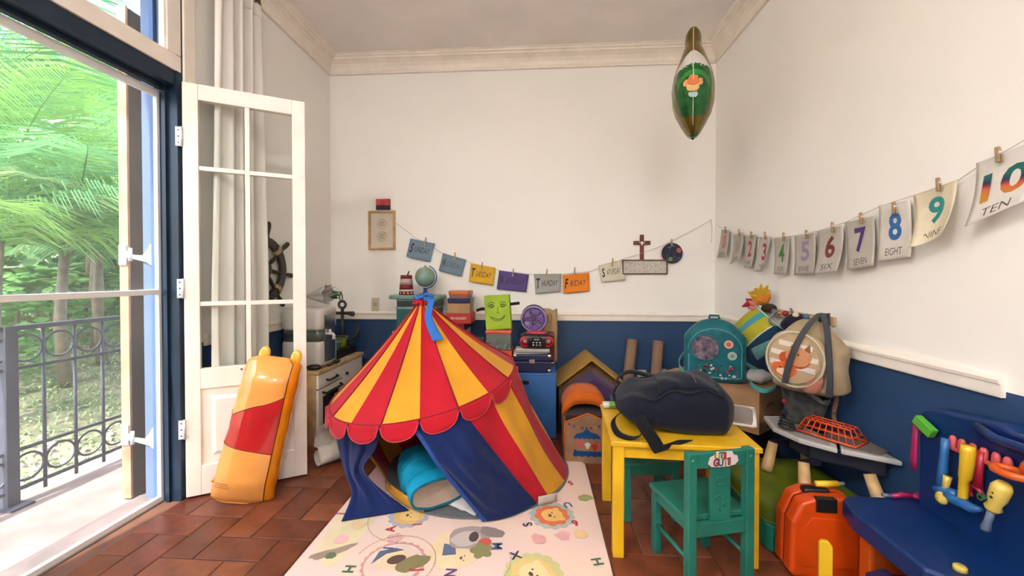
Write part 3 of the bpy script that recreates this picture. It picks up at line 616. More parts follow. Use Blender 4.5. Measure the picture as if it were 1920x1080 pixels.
def face(x, y, r, ring, mane, head, rot, name):
    if ring: pr_(scal(r*1.55), x, y, ring, rot, name+'_wreath')
    if mane: pr_(scal(r*1.15, 9, .16), x, y, mane, rot, name+'_mane')
    h = pr_(blob(r*.8, 22, .08, r*9), x, y, head, rot, name+'_head')
    for s in (-1, 1):
        q = R(rot) @ V((s*r*.62, r*.55, 0)); pr_(blob(r*.24, 12, .05), x+q.x, y+q.y, head, rot, 'ear'); q = R(rot) @ V((s*r*.28, r*.1, 0)); pr_(disc(r*.07, 10), x+q.x, y+q.y, (50, 36, 34), rot, 'eye')
    q = R(rot) @ V((0, -r*.16, 0)); pr_(disc(r*.14, 12, 1.3, .9), x+q.x, y+q.y, (70, 44, 38), rot, 'nose')
x, y = fpx(1035, 966); face(x, y, .066, (168, 192, 188), (226, 100, 44), (248, 196, 90), -70, 'lion')
x, y = fpx(768, 966); face(x, y, .06, (176, 178, 196), (240, 190, 90), (250, 206, 110), -80, 'tiger')
x, y = fpx(1000, 1075); face(x, y, .07, (206, 214, 130), (240, 206, 120), (250, 226, 160), -60, 'cub')
x, y = fpx(852, 1030); pr_(blob(.115, 26, .3, 8, 1.05, 1), x, y, (246, 224, 168), 0, 'yellow_patch')
x, y = fpx(868, 1047); face(x, y, .05, None, None, (250, 226, 170), -90, 'bear'); q = fpx(842, 1043); pr_([(0, 0), (.07, .035), (.075, -.02), (.03, -.05)], q[0]-.03, q[1], (70, 92, 128), 70, 'cap')
x, y = fpx(880, 1008); pr_(blob(.085, 24, .25, 5, 1.2, .9), x, y, (160, 148, 142), 20, 'koala_head'); pr_(blob(.062, 20, .15, 6, 1.15, .8), x-.012, y-.01, (206, 196, 188), 20, 'koala_face'); pr_(disc(.028, 14, .8, 1.3), x+.02, y+.005, (56, 40, 40), 0, 'koala_nose'); pr_(blob(.045, 16, .3, 7, 1.3, .8), x+.10, y+.045, (128, 116, 110), -20, 'koala_leaf'); pr_(blob(.03, 16, .3, 3), x+.075, y-.03, (206, 66, 52), 0, 'koala_scarf')
q = fpx(903, 1033); pr_(scal(.035, 5, .5), q[0], q[1], (122, 124, 66), 0, 'leaf')
x, y = fpx(738, 1056); pr_(scal(.125, 22, .06), x, y, (214, 150, 140), 0, 'lace_ring'); pr_(disc(.118, 36), x, y, (244, 218, 204), 0, 'lace_centre'); pr_(blob(.062, 22, .15, 2, 1.1, .95), x-.01, y+.02, (246, 218, 170), 30, 'beaver_head'); pr_([(-.075, -.045), (-.07, .035), (-.01, .06), (.035, .05), (-.035, .02)], x-.015, y+.03, (62, 80, 112), 0, 'cap'); pr_(disc(.03, 16, 1.3, .9), x+.005, y+.02, (66, 44, 38), 25, 'beaver_nose'); pr_(blob(.05, 18, .3, 4, 1.4, .9), x+.075, y+.0, (118, 112, 58), 35, 'leaf')
x, y = fpx(620, 1036); pr_(blob(.05, 18, .6, 11, 1.8, .5), x, y, (150, 132, 112), 30, 'twig'); pr_(blob(.022, 14, .3, 4), x+.01, y-.02, (74, 104, 70), 0, 'leaf')
for px, py, c in ((1055, 905+100, (240, 170, 170)), (1087, 1002, (248, 206, 140)), (640, 1012, (244, 190, 186)), (740, 1010, (238, 184, 180)), (1098, 934, (150, 160, 90)), (672, 983, (244, 216, 150)), (1010, 1012, (232, 160, 160))):
    x, y = fpx(px, py); pr_(blob(.035, 16, .5, px), x, y, c, px, 'pastel_blob')
def letter(s, px, py, col, rot, size=.062):
    g = text_g(s, size, .00012, 0, .0015); zl[0] += .00004; x, y = fpx(px, py); g.xf(T(x, y, zl[0]+.0004) @ R(rot)); obj(g, 'printed_letter', mat('ink_%d_%d_%d' % col, col, .6, var=.04), pm, world=True)
red, grn, blu, vio = (200, 62, 66), (72, 118, 82), (62, 100, 140), (110, 76, 120)
for a in (('A', 733, 993, red, 100), ('1', 783, 984, (190, 70, 70), 100), ('S', 990, 984, (70, 64, 96), 110), ('U', 1064, 947, blu, 200), ('6', 1078, 981, red, 200), ('M', 933, 1025, blu, 95), ('N', 846, 1075, vio, 90), ('X', 967, 1043, (70, 60, 90), 20), ('H', 1121, 1054, grn, 105), ('H', 656, 1068, grn, 90), ('J', 783, 1070, red, -80), ('I', 729, 1029, blu, 90), ('5', 1069, 906, red, 200), ('J', 638, 964, (150, 80, 90), 90)): letter(*a)
for wx, wy, c1, c2, c3 in ((-.72, 1.2, (176, 178, 196), (226, 100, 44), (248, 196, 90)), (-.1, 1.15, (206, 214, 130), (240, 206, 120), (250, 226, 160)), (-.62, .82, (168, 192, 188), (240, 190, 90), (250, 206, 110)), (.02, .78, (214, 180, 190), (160, 148, 142), (206, 196, 188))): face(wx, wy, .066, c1, c2, c3, -75, 'animal')
def dashes(px, py, r, a0, a1):
    x, y = fpx(px, py); zl[0] += .00004; g = G(); n = int((a1-a0)/6)
    for k in range(n): g.prism([(-.007, -.0015), (.007, -.0015), (.007, .0015), (-.007, .0015)], zl[0], zl[0]+.0003, T(x, y, 0) @ R(a0+k*6) @ T(r, 0, 0) @ R(90))
    obj(g, 'dashed_line', mat('ink_200_140_130', (200, 140, 130), .6), pm, world=True)
dashes(738, 1056, .17, -40, 170); dashes(868, 1050, .2, -150, 20); dashes(770, 968, .2, 150, 280)

DIM = .78
# ================================================================ CIRCUS TENT
M_tred = cloth('tent_red', (196, 24, 42)); M_tyel = cloth('tent_yellow', (234, 166, 44)); M_tblu = cloth('tent_blue', (18, 38, 94)); M_trib = cloth('tent_piping', (150, 14, 34)); M_tgrey = cloth('tent_grey', (112, 114, 116))
EC, ER = V((-.675, 2.4, .57)), .533; BC, BR = V((-.37, 2.49, .014)), .548; AP = V((-.705, 2.41, 1.055))
def eave(t): return V((EC.x+ER*cos(t), EC.y+ER*sin(t), EC.z+.08*cos(t)+.075*sin(t)))
def basep(t, k=0): return V((BC.x+(BR+k)*cos(t), BC.y+(BR+k)*sin(t)*(.84 if sin(t) > 0 else 1), BC.z))
tent = thing('play_tent', 'red and yellow striped circus play tent with navy door curtains', 'tent', (-.37, 2.49, .013))
th0, dth = rad(-77.5), rad(20)
def roofp(t, v):
    ph = ((t-th0)/dth) % 1; sag = .012*sin(pi*ph)*sin(pi*v)
    e = eave(t); q = .055 + v*(1-.055); p = AP.lerp(e, q); p.z -= .02*sin(pi*v)+sag; p.x -= (e.x-AP.x)*sag*.6; p.y -= (e.y-AP.y)*sag*.6; return p
for k in range(18):
    t0 = th0+k*dth
    obj(G().sheet(lambda u, v: roofp(t0+dth*u*.9999, v), 6, 12), 'roof_panel', M_tred if k % 2 == 0 else M_tyel, tent, world=True)
    def sc_(u, v):
        t = t0+dth*(.02+u*.96); e = eave(t); o = V((cos(t), sin(t), 0)); d = .075*sqrt(max(0, 1-abs(2*u-1)**2.4))+.006
        return e + o*(.004+.016*v) - V((0, 0, d*v-.003))
    s_ = obj(G().sheet(sc_, 14, 4, .0015), 'scallop', M_tred, tent, world=True)
    obj(G().tube([sc_(i/16, 1) for i in range(17)], .003, 5), 'piping', cloth('tent_pink_piping', (206, 70, 84)), s_, world=True)
obj(G().tube([eave(2*pi*k/64)+V((0, 0, .002)) for k in range(64)], .006, 6, True), 'eave_hoop', M_trib, tent, world=True)
for k in range(0, 18, 2): 
    t = th0+(k+1)*dth; obj(G().tube([roofp(t-.0001, v/10)+V((0, 0, .003)) for v in range(11)], .0045, 5), 'roof_seam', M_trib, tent, world=True)
def wallp(t, v):
    e = eave(t); b = basep(t); p = e.lerp(b, v); f = sin(pi*v); p += V((cos(t), sin(t), 0))*(-.03*f + .008*f*sin(t*19+v*2) + .006*sin(v*9+t*6)); return p
for k in range(1, 15):
    t0 = th0+k*dth
    obj(G().sheet(lambda u, v: wallp(t0+dth*u, v), 8, 14), 'wall_panel', M_tred if k % 2 else M_tyel, tent, world=True)
obj(G().tube([basep(th0+dth*(1+14*k/60)) for k in range(61)], .006, 5), 'base_piping', M_trib, tent, world=True)
obj(G().prism([tuple(basep(a, .008)[:2]) for a in [2*pi*k/64 for k in range(64)]], .0135, .022), 'tent_floor', M_tgrey, tent, world=True)
# right door curtain: drawn from the front eave down to the base ring
tl, tr = eave(rad(-84)), eave(rad(-57)); bl_, br_ = aZ(905, 978, .02), basep(rad(-48)) + V((0, 0, .006))
def rc(u, v):
    a = eave(rad(-84+27*u))*1.0 - V((0, -.006, 0)); b = bl_.lerp(br_, u) ; b.y -= .035*sin(pi*u)*1.0
    p = a.lerp(b, v); f = sin(pi*min(1, v*1.05))*min(1, max(0, v-.06)*3.2); p.y -= .05*f*sin(pi*u)+.012*f; p += V((.3, -1, 0))*(.012*f+.016*f*sin(u*9+v*6)+.011*f*sin(u*21-v*7)+.012*nz(u*4, v*5, 2)*f); return p
obj(G().sheet(rc, 44, 36, .0015), 'door_curtain', M_tblu, tent, world=True); obj(G().sheet(lambda u, v: rc(u*.09, v)+V((-.001, -.004, .001)), 2, 24), 'curtain_hem', cloth('tent_blue_hem', (44, 78, 148)), tent, world=True)
# left door curtain: gathered and pushed outwards, its corner lying on the mat
rowL = [eave(rad(-142))+V((.01, 0, 0)), aY(636, 840, 2.17), aY(650, 890, 2.10), aY(660, 925, 2.02), aZ(640, 978, .016)]
rowR = [eave(rad(-97)), aY(704, 842, 1.93), aY(684, 875, 1.99), aY(716, 915, 1.99), aZ(768, 957, .016)]
def cat_(P, t):
    n = len(P)-1; i = min(int(t*n), n-1); f = t*n-i; a, b, c, d = P[max(i-1, 0)], P[i], P[i+1], P[min(i+2, n)]
    return .5*((2*b)+(c-a)*f+(2*a-5*b+4*c-d)*f*f+(3*b-a-3*c+d)*f**3)
def lc(u, v):
    p = cat_(rowL, v).lerp(cat_(rowR, v), u); f = 1-abs(2*v-1)**3; p += V((.25, -1, 0))*(.016*f*sin(u*13+v*2)+.006*f*sin(u*29+v*7)); p.y -= .02*sin(pi*u)*f; p.z = max(p.z, .014); return p
obj(G().sheet(lc, 26, 30, .0015), 'door_curtain', M_tblu, tent, world=True)
obj(G().sheet(lambda u, v: eave(rad(-160+12*u)) + V((-.004+.02*v, -.01*v, -.17*v)), 3, 8, .0015), 'side_tie', M_tyel, tent, world=True)
# ruffled cap with ribbon
g = G(); n = 48
pf = [(.030, .0), (.050, -.022), (.040, -.03), (.048, -.014), (.03, .008), (.022, .024), (.012, .03)]
vs_ = []
for j, (a, z) in enumerate(pf): vs_ += [(AP.x+a*(1+(.16*sin(9*t) if j in (1, 2, 3) else .05*sin(9*t)))*cos(t), AP.y+a*(1+(.16*sin(9*t) if j in (1, 2, 3) else 0))*sin(t), AP.z-.005+z+(.006*sin(7*t) if j in (1, 2, 3) else 0)) for t in [2*pi*k/n for k in range(n)]]
g.add(vs_, [(j*n+k, j*n+(k+1) % n, (j+1)*n+(k+1) % n, (j+1)*n+k) for j in range(len(pf)-1) for k in range(n)], True); obj(g, 'ruffled_cap', M_tred, tent, world=True)
M_rib = cloth('blue_ribbon', (52, 116, 196)); 
obj(G().tube([(AP.x+.034*cos(t)*(1+.2*sin(3*t)), AP.y+.034*sin(t), AP.z+.012+.006*sin(4*t)) for t in [2*pi*k/20 for k in range(20)]], .012, 7, True), 'ribbon_knot', M_rib, tent, world=True)
rp_ = [AP+V((.02, -.03, .02)), AP+V((.075, -.06, .0)), aY(803, 590, 2.27), aY(810, 615, 2.235), aY(822, 638, 2.20)]
def ribf(u, v):
    p = cat_(rp_, v); wd = .016+.012*v; return p + V((1, .2, .25)).normalized()*(u-.5)*2*wd + V((0, -.004*sin(u*pi+v*9), 0))
obj(G().sheet(ribf, 4, 20, .001), 'ribbon_tail', M_rib, tent, world=True)
obj(G().tube([AP+V((.02, -.03, .02)), AP+V((.05, -.05, .035)), AP+V((.085, -.045, .02)), AP+V((.07, -.05, -.012)), AP+V((.03, -.04, .005))], .010, 6), 'ribbon_bow', M_rib, tent, world=True)
p0 = aZ(1012, 930, .03); 
obj(G().sheet(lambda u, v: basep(rad(-49+7*u)) + V((.012, -.016, .055-.045*v)) + V((0.05*u, 0, 0)), 4, 3, .001), 'care_label', mat('label_white', (206, 198, 184), .7), tent, world=True)

obj(G().sheet(lambda u, v: basep(rad(-150+40*u)) + V((-.012*(1-v), -.004, .004+.05*v*(.6+.4*sin(pi*u)))), 18, 3, .002), 'door_sill', M_tyel, tent, world=True)
# sleeping bag poking out of the tent
r = thing('sleeping_bag', 'turquoise quilted sleeping bag poking out of the tent', 'sleeping bag', (-.56, 2.12, .022))
M_turq = cloth('turquoise_nylon', (24, 160, 200), rough=.5, bump=.12, bs=40, sheen=0); M_lin = cloth('beige_lining', (190, 168, 150))
P0, P1 = V((-.155, .21, .11)), V((.065, -.125, .085)); ax2 = (P1-P0).normalized(); s2 = ax2.cross(V((0, 0, 1))).normalized(); u2 = s2.cross(ax2)
def bag(u, v, k=1.0):
    a = u*2*pi; q = (.06+.075*min(1, v*3.5)**.5) ; c = P0.lerp(P1, v); wob = 1+.05*sin(v*16)*(.4+.6*abs(sin(a*1.5)))+.06*nz(cos(a)*2, sin(a)*2, v*7)
    e = lambda w: math.copysign(abs(w)**.8, w)
    p = c + s2*q*1.05*wob*k*e(cos(a)) + u2*q*(.86-.34*max(0, v-.55)/.45)*wob*k*e(sin(a)); p.z = max(p.z, .003); return p
g = G().sheet(lambda u, v: bag(u, v), 40, 34); g.add([bag(i/20, 0) for i in range(20)], [tuple(range(20))], True); obj(g, 'shell', M_turq, r)
g = G().sheet(lambda u, v: bag(u, 1-.10*v, .97-.75*v), 40, 6); g.add([bag(i/20, .9, .22) for i in range(20)], [tuple(range(20))], True); obj(g, 'lining', M_lin, r); obj(G().tube([bag(i/36, 1) for i in range(36)], .007, 6, True), 'rim', cloth('teal_binding', (20, 110, 132)), r)
for v in (.3, .55, .8): obj(G().tube([bag(i/36, v, 1.0) for i in range(2, 17)], .003, 5), 'quilt_seam', cloth('teal_binding', (20, 110, 132)), r)
g = G().sheet(lambda u, v: (.10*(u-.5)*2*(1-.3*v), -.09+.18*v, .012+.034*sin(pi*u)*sin(pi*v)+.010*nz(u*5, v*5, 2)), 16, 14, .004).xf(T(-.345, 2.07, .018) @ R(-30)); obj(g, 'white_cloth', cloth('white_cotton', (232, 226, 224)), label='crumpled white cloth on the grey tent floor', cat='cloth')

# ================================================================ BACK WALL: furniture and clutter
r = thing('low_bookcase', 'low white bookcase standing behind the circus tent', 'bookcase', (-.9, 3.4, 0))
x0, x1, y0, y1, H = -1.19, -.60, 3.24, 3.575, .74
for nm, bx in (('side_panel', (x0, x0+.018, y0, y1, 0, H-.018)), ('side_panel', (x1-.018, x1, y0, y1, 0, H-.018)), ('top_panel', (x0, x1, y0, y1, H-.018, H)), ('shelf', (x0+.018, x1-.018, y0, y1, .36, .378)), ('shelf', (x0+.018, x1-.018, y0, y1, .05, .068)), ('back_panel', (x0+.018, x1-.018, y1-.006, y1, .068, H-.018))): obj(G().box(*bx), nm, M_white, r, world=True)
def lidbox(name, label, cat, x0, x1, y0, y1, z0, z1, mb, ml, lid=.02, group=None):
    r = thing(name, label, cat, ((x0+x1)/2, (y0+y1)/2, z0), 0, group)
    obj(G().box(x0, x1, y0, y1, z0, z1-lid), 'body', mb, r, world=True, bev=.004); obj(G().box(x0-.004, x1+.004, y0-.004, y1+.004, z1-lid, z1), 'lid', ml, r, world=True, bev=.004); return r
M_tealb = plastic('dark_teal_plastic', (24, 96, 100)); M_mint = plastic('mint_plastic', (122, 158, 146)); M_blk2 = plastic('charcoal_plastic', (46, 50, 54))
lidbox('storage_box', 'dark teal storage box under the mint tray', 'box', -1.17, -.84, 3.28, 3.54, .741, .94, M_tealb, M_mint)
lidbox('document_case', 'charcoal document case on the teal storage box', 'case', -1.17, -.83, 3.29, 3.53, .941, 1.0, M_blk2, M_mint, .012)
r = thing('serving_tray', 'mint green tray under the globe', 'tray', (-1.02, 3.40, 1.001)); g = G().prism(rrect(-.225, .225, -.13, .13, .05), 0, .03); obj(g, 'plate', M_mint, r, bev=.006)
obj(G().prism(rrect(-.215, .215, -.12, .12, .045), .0302, .034), 'inlay', plastic('sage_inlay', (146, 176, 160)), r)
r = thing('storage_sack', 'white rounded plush cushion beside the mint tray', 'cushion', (-1.155, 3.235, .741))
bpy.data.objects.remove(r)
# globe
r = thing('toy_globe', 'small desk globe on a blue stand', 'globe', (-.955, 3.38, 1.036))
obj(G().lathe([(0, 0), (.05, 0), (.05, .006), (.02, .014), (.014, .05), (0, .05)], 24), 'stand', plastic('globe_blue', (40, 76, 148)), r)
obj(G().tube([(.098*cos(t), 0, .15+.098*sin(t)) for t in [rad(-100+k*9) for k in range(20)]], .005, 6), 'meridian_arm', plastic('globe_blue', (40, 76, 148)), r)
gm = mat('globe_map', (130, 166, 172), .35, var=0, col2=(148, 164, 112), vs=11); obj(G().ell((0, 0, .15), (.085, .085, .085), 32, 20), 'sphere', gm, r); obj(G().ell((0, 0, .239), (.006, .006, .009), 8, 6), 'pole_cap', M_brass, r)
# patterned bucket
r = thing('paper_bucket', 'red and white patterned bucket beside the globe', 'bucket', (-1.105, 3.34, 1.036))
M_bred = plastic('bucket_red', (122, 26, 36), rough=.5); M_bwh = plastic('bucket_white', (226, 214, 206), rough=.5)
for a, b, m in ((0, .03, M_bred), (.03, .045, M_bwh), (.045, .085, M_bred), (.085, .135, plastic('bucket_pink', (196, 168, 164), rough=.5)), (.135, .165, M_bred)):
    f = lambda z: .062-.09*z*.26-.012*(z/.165); obj(G().lathe([(0, a), (f(a), a), (f(b), b), (0, b)], 24), 'band', m, r)
for k in range(12): a = 2*pi*k/12; obj(G().prism([(-.007, 0), (0, .010), (.007, 0), (0, -.010)], 0, .0012, T(0, 0, .016) @ R(math.degrees(a)) @ T(.061, 0, 0) @ R(90, 'Y') @ R(90)), 'diamond', M_bwh, r)
obj(G().tube([(.01, 0, .165), (.022, 0, .19), (.026, 0, .2)], [.006, .005, .004], 6), 'top_clip', M_black, r)
# stack of boxes
sx0, sx1, sy0, sy1 = -.735, -.545, 3.28, 3.5
M_redb = plastic('red_card', (196, 36, 30), rough=.5); M_tan = mat('tan_card', (186, 146, 100), .7); M_mar = plastic('maroon_card', (112, 24, 30), rough=.5)
obj(G().box(-.78, -.602, 3.27, 3.52, .741, .802), 'game_box', M_mar, bev=.003, label='flat maroon game box at the bottom of the stack', cat='box')
r = thing('game_box', 'red game box with white lettering in the stack', 'box', (-.65, 3.39, .803)); obj(G().box(-.758, -.545, 3.275, 3.5, .803, .885), 'carton', M_redb, r, world=True, bev=.003)
g = fit(text_g("I'M HUNGRY", .03, .0004, 0, .0004), .135, .024).xf(frame((-.65, 3.2742, .848), (1, 0, 0), (0, 0, 1), (0, -1, 0))); obj(g, 'lettering', M_bwh, r, world=True)
obj(G().box(-.745, -.558, 3.29, 3.49, .886, .968), 'card_box', M_tan, bev=.003, label='plain tan cardboard box above the red game box', cat='box')
lidbox('lunch_box', 'navy lunch box in the stack', 'box', -.742, -.555, 3.29, 3.49, .969, 1.01, plastic('navy_plastic', (16, 32, 92)), plastic('navy_plastic', (16, 32, 92)), .014)
r = thing('food_tub', 'clear tub with an orange lid topping the stack', 'tub', (-.65, 3.39, 1.011))
obj(G().prism(rrect(-.085, .085, -.09, .09, .02), 0, .028), 'tub', plastic('clear_brown', (168, 112, 90), alpha=.75), r); obj(G().prism(rrect(-.09, .09, -.095, .095, .02), .028, .06), 'lid', plastic('orange_lid', (222, 116, 54)), r, bev=.006)
# blue cabinet
M_cab = mat('blue_cabinet_paint', (52, 112, 184), .5, var=.05)
cx0, cx1, cy0, cy1, ch = -.56, .134, 2.975, 3.45, .478
r = thing('toy_cabinet', 'light blue toy cabinet with a slot handle beside the tent', 'cabinet', (-.21, 3.2, 0))
for nm, bx in (('side_panel', (cx0, cx0+.016, cy0+.016, cy1, 0, ch-.016)), ('side_panel', (cx1-.016, cx1, cy0+.016, cy1, 0, ch-.016)), ('top_panel', (cx0, cx1, cy0, cy1, ch-.016, ch)), ('bottom_panel', (cx0+.016, cx1-.016, cy0+.016, cy1, .02, .036)), ('back_panel', (cx0+.016, cx1-.016, cy1-.008, cy1, .036, ch-.016))): obj(G().box(*bx), nm, M_cab, r, world=True, bev=.002)
for a, b in ((cx0+.002, -.215), (-.212, cx1-.002)):
    d = obj(G().box(a, b, cy0, cy0+.015, .006, ch-.018), 'door', M_cab, r, world=True, bev=.002); hx = a+.095 if a > -.3 else b-.09
    obj(G().prism(rrect(hx-.052, hx+.052, .395, .422, .012), 0, .0015, frame((0, cy0-.0002, 0), (1, 0, 0), (0, 0, 1), (0, -1, 0))), 'slot_handle', M_black, d, world=True)
ct = ch+.001
# on the cabinet
r = thing('toy_suitcase', 'navy suitcase with metal corners on the blue cabinet', 'suitcase', (-.045, 3.09, ct)); 
M_navs = mat('navy_leatherette', (20, 28, 76), .45, bump=.15, bs=180)
obj(G().box(-.14, .14, -.095, .10, 0, .082), 'shell', M_navs, r, bev=.008); obj(G().box(-.14, .14, -.095, .10, .084, .132), 'lid', M_navs, r, bev=.008)
for sx in (-1, 1):
    for z in (.012, .12): obj(G().ell((sx*.128, -.085, z), (.017, .015, .016), 12, 8, e=.7), 'metal_corner', M_chrome, r)
obj(G().tube([(.14, -.04, .06), (.162, -.03, .06), (.162, .03, .06), (.14, .04, .06)], .006, 8), 'side_handle', M_chrome, r); obj(G().box(-.02, .02, -.098, -.094, .07, .1), 'latch', M_chrome, r)
for k, (c, dz) in enumerate((((226, 222, 214), .006), ((70, 76, 70), .005), ((214, 206, 196), .006), ((190, 120, 92), .004), ((230, 228, 224), .005))):
    z = ct+.133+k*.0062; obj(G().box(-.135, .12, -.075, .085, 0, .0055, T(-.04+random.uniform(-.012, .012), 3.10, z) @ R(random.uniform(-4, 4))), 'booklet', mat('booklet_%d' % k, c, .7), label=['white booklet directly on the navy suitcase', 'dark green booklet second in the pile under the radio', 'pale grey booklet in the middle of the pile under the radio', 'terracotta booklet fourth in the pile under the radio', 'white booklet topmost under the radio'][k], cat='booklet', group='booklets on the suitcase')
z = ct+.133+.0062*5
r = thing('cd_radio', 'red and black portable radio on the booklets', 'radio', (-.01, 3.13, z))
obj(G().ell((0, 0, .058), (.135, .085, .058), 32, 14, e=.45, e2=.5), 'case', plastic('radio_black', (26, 18, 20)), r)
for s in (-1, 1): 
    sp = obj(G().lathe([(0, 0), (.044, 0), (.046, .01), (.04, .016), (0, .018)], 24, frame((s*.088, -.066, .055), (1, 0, 0), (0, 0, 1), (0, -1, 0)), 1, .95), 'speaker', plastic('radio_red', (170, 26, 34)), r)
    obj(G().lathe([(0, .016), (.026, .016), (.02, .0195), (0, .0195)], 18, frame((s*.088, -.066, .055), (1, 0, 0), (0, 0, 1), (0, -1, 0))), 'grille', plastic('radio_red_dark', (120, 18, 26)), sp)
pn = obj(G().box(-.038, .038, -.0905, -.08, .02, .092), 'control_panel', plastic('radio_black', (26, 18, 20)), r, bev=.003); obj(G().box(-.02, .02, -.093, -.09, .066, .084), 'display', mat('lcd', (120, 130, 120), .2), pn)
for k in range(6): obj(G().ell((-.026+(k % 3)*.026, -.092, .05-.018*(k//3)), (.008, .003, .005), 8, 6), 'button', M_chrome, pn)
obj(G().ell((0, .0, .115), (.085, .06, .014), 24, 8), 'disc_lid', plastic('radio_pink', (222, 62, 84)), r)
r = thing('desk_fan', 'small purple desk fan standing behind the radio', 'fan', (-.035, 3.27, ct)); M_pur = plastic('purple_plastic', (126, 92, 160)); M_pul = plastic('lilac_plastic', (176, 148, 204))
obj(G().lathe([(0, 0), (.06, 0), (.06, .012), (.02, .03), (.014, .26), (0, .26)], 20), 'stand', M_pur, r); fc = V((0, -.03, .37)); Ff = frame(fc, (1, 0, 0), (0, .12, .99), (0, -.99, .12))
obj(G().lathe([(.092, -.02), (.1, -.02), (.106, .0), (.1, .025), (.092, .025), (.092, -.02)], 36, Ff), 'guard_ring', M_pul, r)
for k in range(20):
    a = 2*pi*k/20; obj(G().tube([Ff @ V((q*cos(a+q*5), q*sin(a+q*5), .02+.012*(1-(q/.1)**2))) for q in (.018, .04, .06, .08, .097)], .0018, 4), 'guard_spoke', M_pul, r)
for k in range(5): a = 72*k; obj(G().sheet(lambda u, v: ((.015+.07*u)*cos(.9*(v-.5)*(.5+u)), (.015+.07*u)*sin(.9*(v-.5)*(.5+u)), .008*(v-.5)*2), 6, 4, .0015, Ff @ R(a)), 'blade', M_pur, r)
obj(G().lathe([(0, -.05), (.04, -.05), (.035, .012), (.012, .034), (0, .034)], 20, Ff), 'motor_hub', plastic('fan_hub', (90, 60, 110)), r)
obj(G().tube([Ff @ V((.1*cos(t), .1*sin(t)*1.12, -.03)) for t in [rad(30+k*12) for k in range(11)]], .008, 8), 'carry_handle', M_blk2, r)
M_kraft = mat('kraft_paper', (190, 158, 112), .8, bump=.2, bs=20)
def kbag(u, v):
    a = u*2*pi; e = lambda w: math.copysign(abs(w)**.35, w); q = 1+.05*nz(cos(a)*2, sin(a)*2, v*4); return (.13*e(cos(a))*q, .05*e(sin(a))*q, .43*v+.012*sin(a*5)*v)
r = thing('paper_bag', 'brown kraft paper bag behind the fan', 'bag', (.03, 3.40, ct), 0); obj(G().sheet(kbag, 40, 10, .001), 'bag', M_kraft, r)
obj(G().tube([(.05, -.051, .40), (.052, -.056, .34), (.075, -.058, .33), (.082, -.056, .38), (.07, -.052, .41)], .003, 5), 'twine_handle', wood('twine', (120, 84, 50)), r)
obj(G().box(.045, .13, 3.235, 3.34, ct, ct+.26), 'upright_box', M_mar, bev=.004, label='tall maroon box standing between the radio and the kraft bag', cat='box')
M_orc = plastic('orange_card', (226, 84, 30), rough=.5)
lidbox('puzzle_box', 'black puzzle box under the orange box beside the tent', 'box', -.40, -.20, 3.02, 3.22, ct, ct+.075, M_blk2, M_blk2)
obj(G().box(-.405, -.195, 3.01, 3.22, ct+.0765, ct+.155), 'puzzle_box', M_orc, bev=.004, label='orange puzzle box under the clear bead box', cat='box')
r = thing('bead_box', 'clear box of green beads with an orange lid under the drawn face', 'box', (-.30, 3.11, ct+.156)); obj(G().box(-.09, .095, -.085, .085, 0, .125), 'tub', plastic('clear_plastic', (150, 160, 148), alpha=.55), r, bev=.006); obj(G().box(-.095, .10, -.09, .09, .126, .148), 'lid', plastic('coral_lid', (232, 92, 60)), r, bev=.006)
for k in range(18): obj(G().ell((-.07+.028*(k % 6), -.06+.05*(k//6), .016+.004*(k % 2)), (.013, .013, .013), 8, 6), 'bead', plastic('bead_%d' % (k % 3), [(70, 130, 76), (150, 150, 146), (36, 84, 60)][k % 3]), r)
# lime box with a drawn face
r = thing('face_box', 'lime green box with a drawn smiling face and black arms', 'box', (-.30, 3.12, ct+.306), -3)
Fz = T(0, 0, 0) @ R(-4, 'Y')
obj(G().box(-.098, .098, -.03, .045, 0, .262, Fz), 'carton', mat('lime_card', (166, 200, 40), .6, bump=.1, bs=40), r, bev=.004)
Ffa = Fz @ frame((0, -.0305, .0), (1, 0, 0), (0, 0, 1), (0, -1, 0)); ink = mat('black_ink', (26, 28, 22), .6)
def draw(P, rr=.0019, nm='drawn_line'): obj(G().tube([Ffa @ V((x, y, .0006)) for x, y in P], rr, 5), nm, ink, r)
for s in (-1, 1):
    draw([(s*.042+.02*cos(t), .182+.011*sin(t)) for t in [2*pi*k/16 for k in range(17)]]); draw([(s*.042+.009*cos(t), .18+.012*sin(t)) for t in [2*pi*k/12 for k in range(13)]], .0022); draw([(s*.042-.024, .2), (s*.042-.005, .212), (s*.042+.024, .203)]); draw([(s*.064, .186), (s*.074, .194)]); draw([(s*.062, .178), (s*.074, .18)])
draw([(.004, .175), (.002, .14), (-.004, .128), (.006, .124), (.014, .13)]); draw([(-.06, .105), (-.045, .08), (-.015, .066), (.02, .068), (.045, .084), (.058, .11)]); draw([(-.05, .098), (-.01, .078), (.03, .082), (.05, .1)])
for s, z in ((-1, .16), (1, .185)): obj(G().tube([Fz @ V((s*.098, .01, z)), Fz @ V((s*.13, .008, z+.002)), Fz @ V((s*.17, .005, z+(.004 if s > 0 else -.008)))], .0115, 8), 'arm', mat('black_felt', (24, 24, 26), .9), r)
obj(G().box(-.545, -.44, 3.14, 3.30, ct, ct+.215), 'upright_box', plastic('green_card', (30, 122, 84), rough=.5), bev=.003, label='green game box standing upright at the tent edge', cat='box')
r = thing('glue_bottle', 'small white bottle beside the drawn face box', 'bottle', (-.455, 3.07, ct)); obj(G().lathe([(0, 0), (.018, 0), (.018, .13), (.01, .145), (.01, .15), (0, .15)], 16), 'body', M_bwh, r); obj(G().lathe([(0, .15), (.011, .15), (.006, .175), (0, .175)], 12), 'cap', M_orc, r)

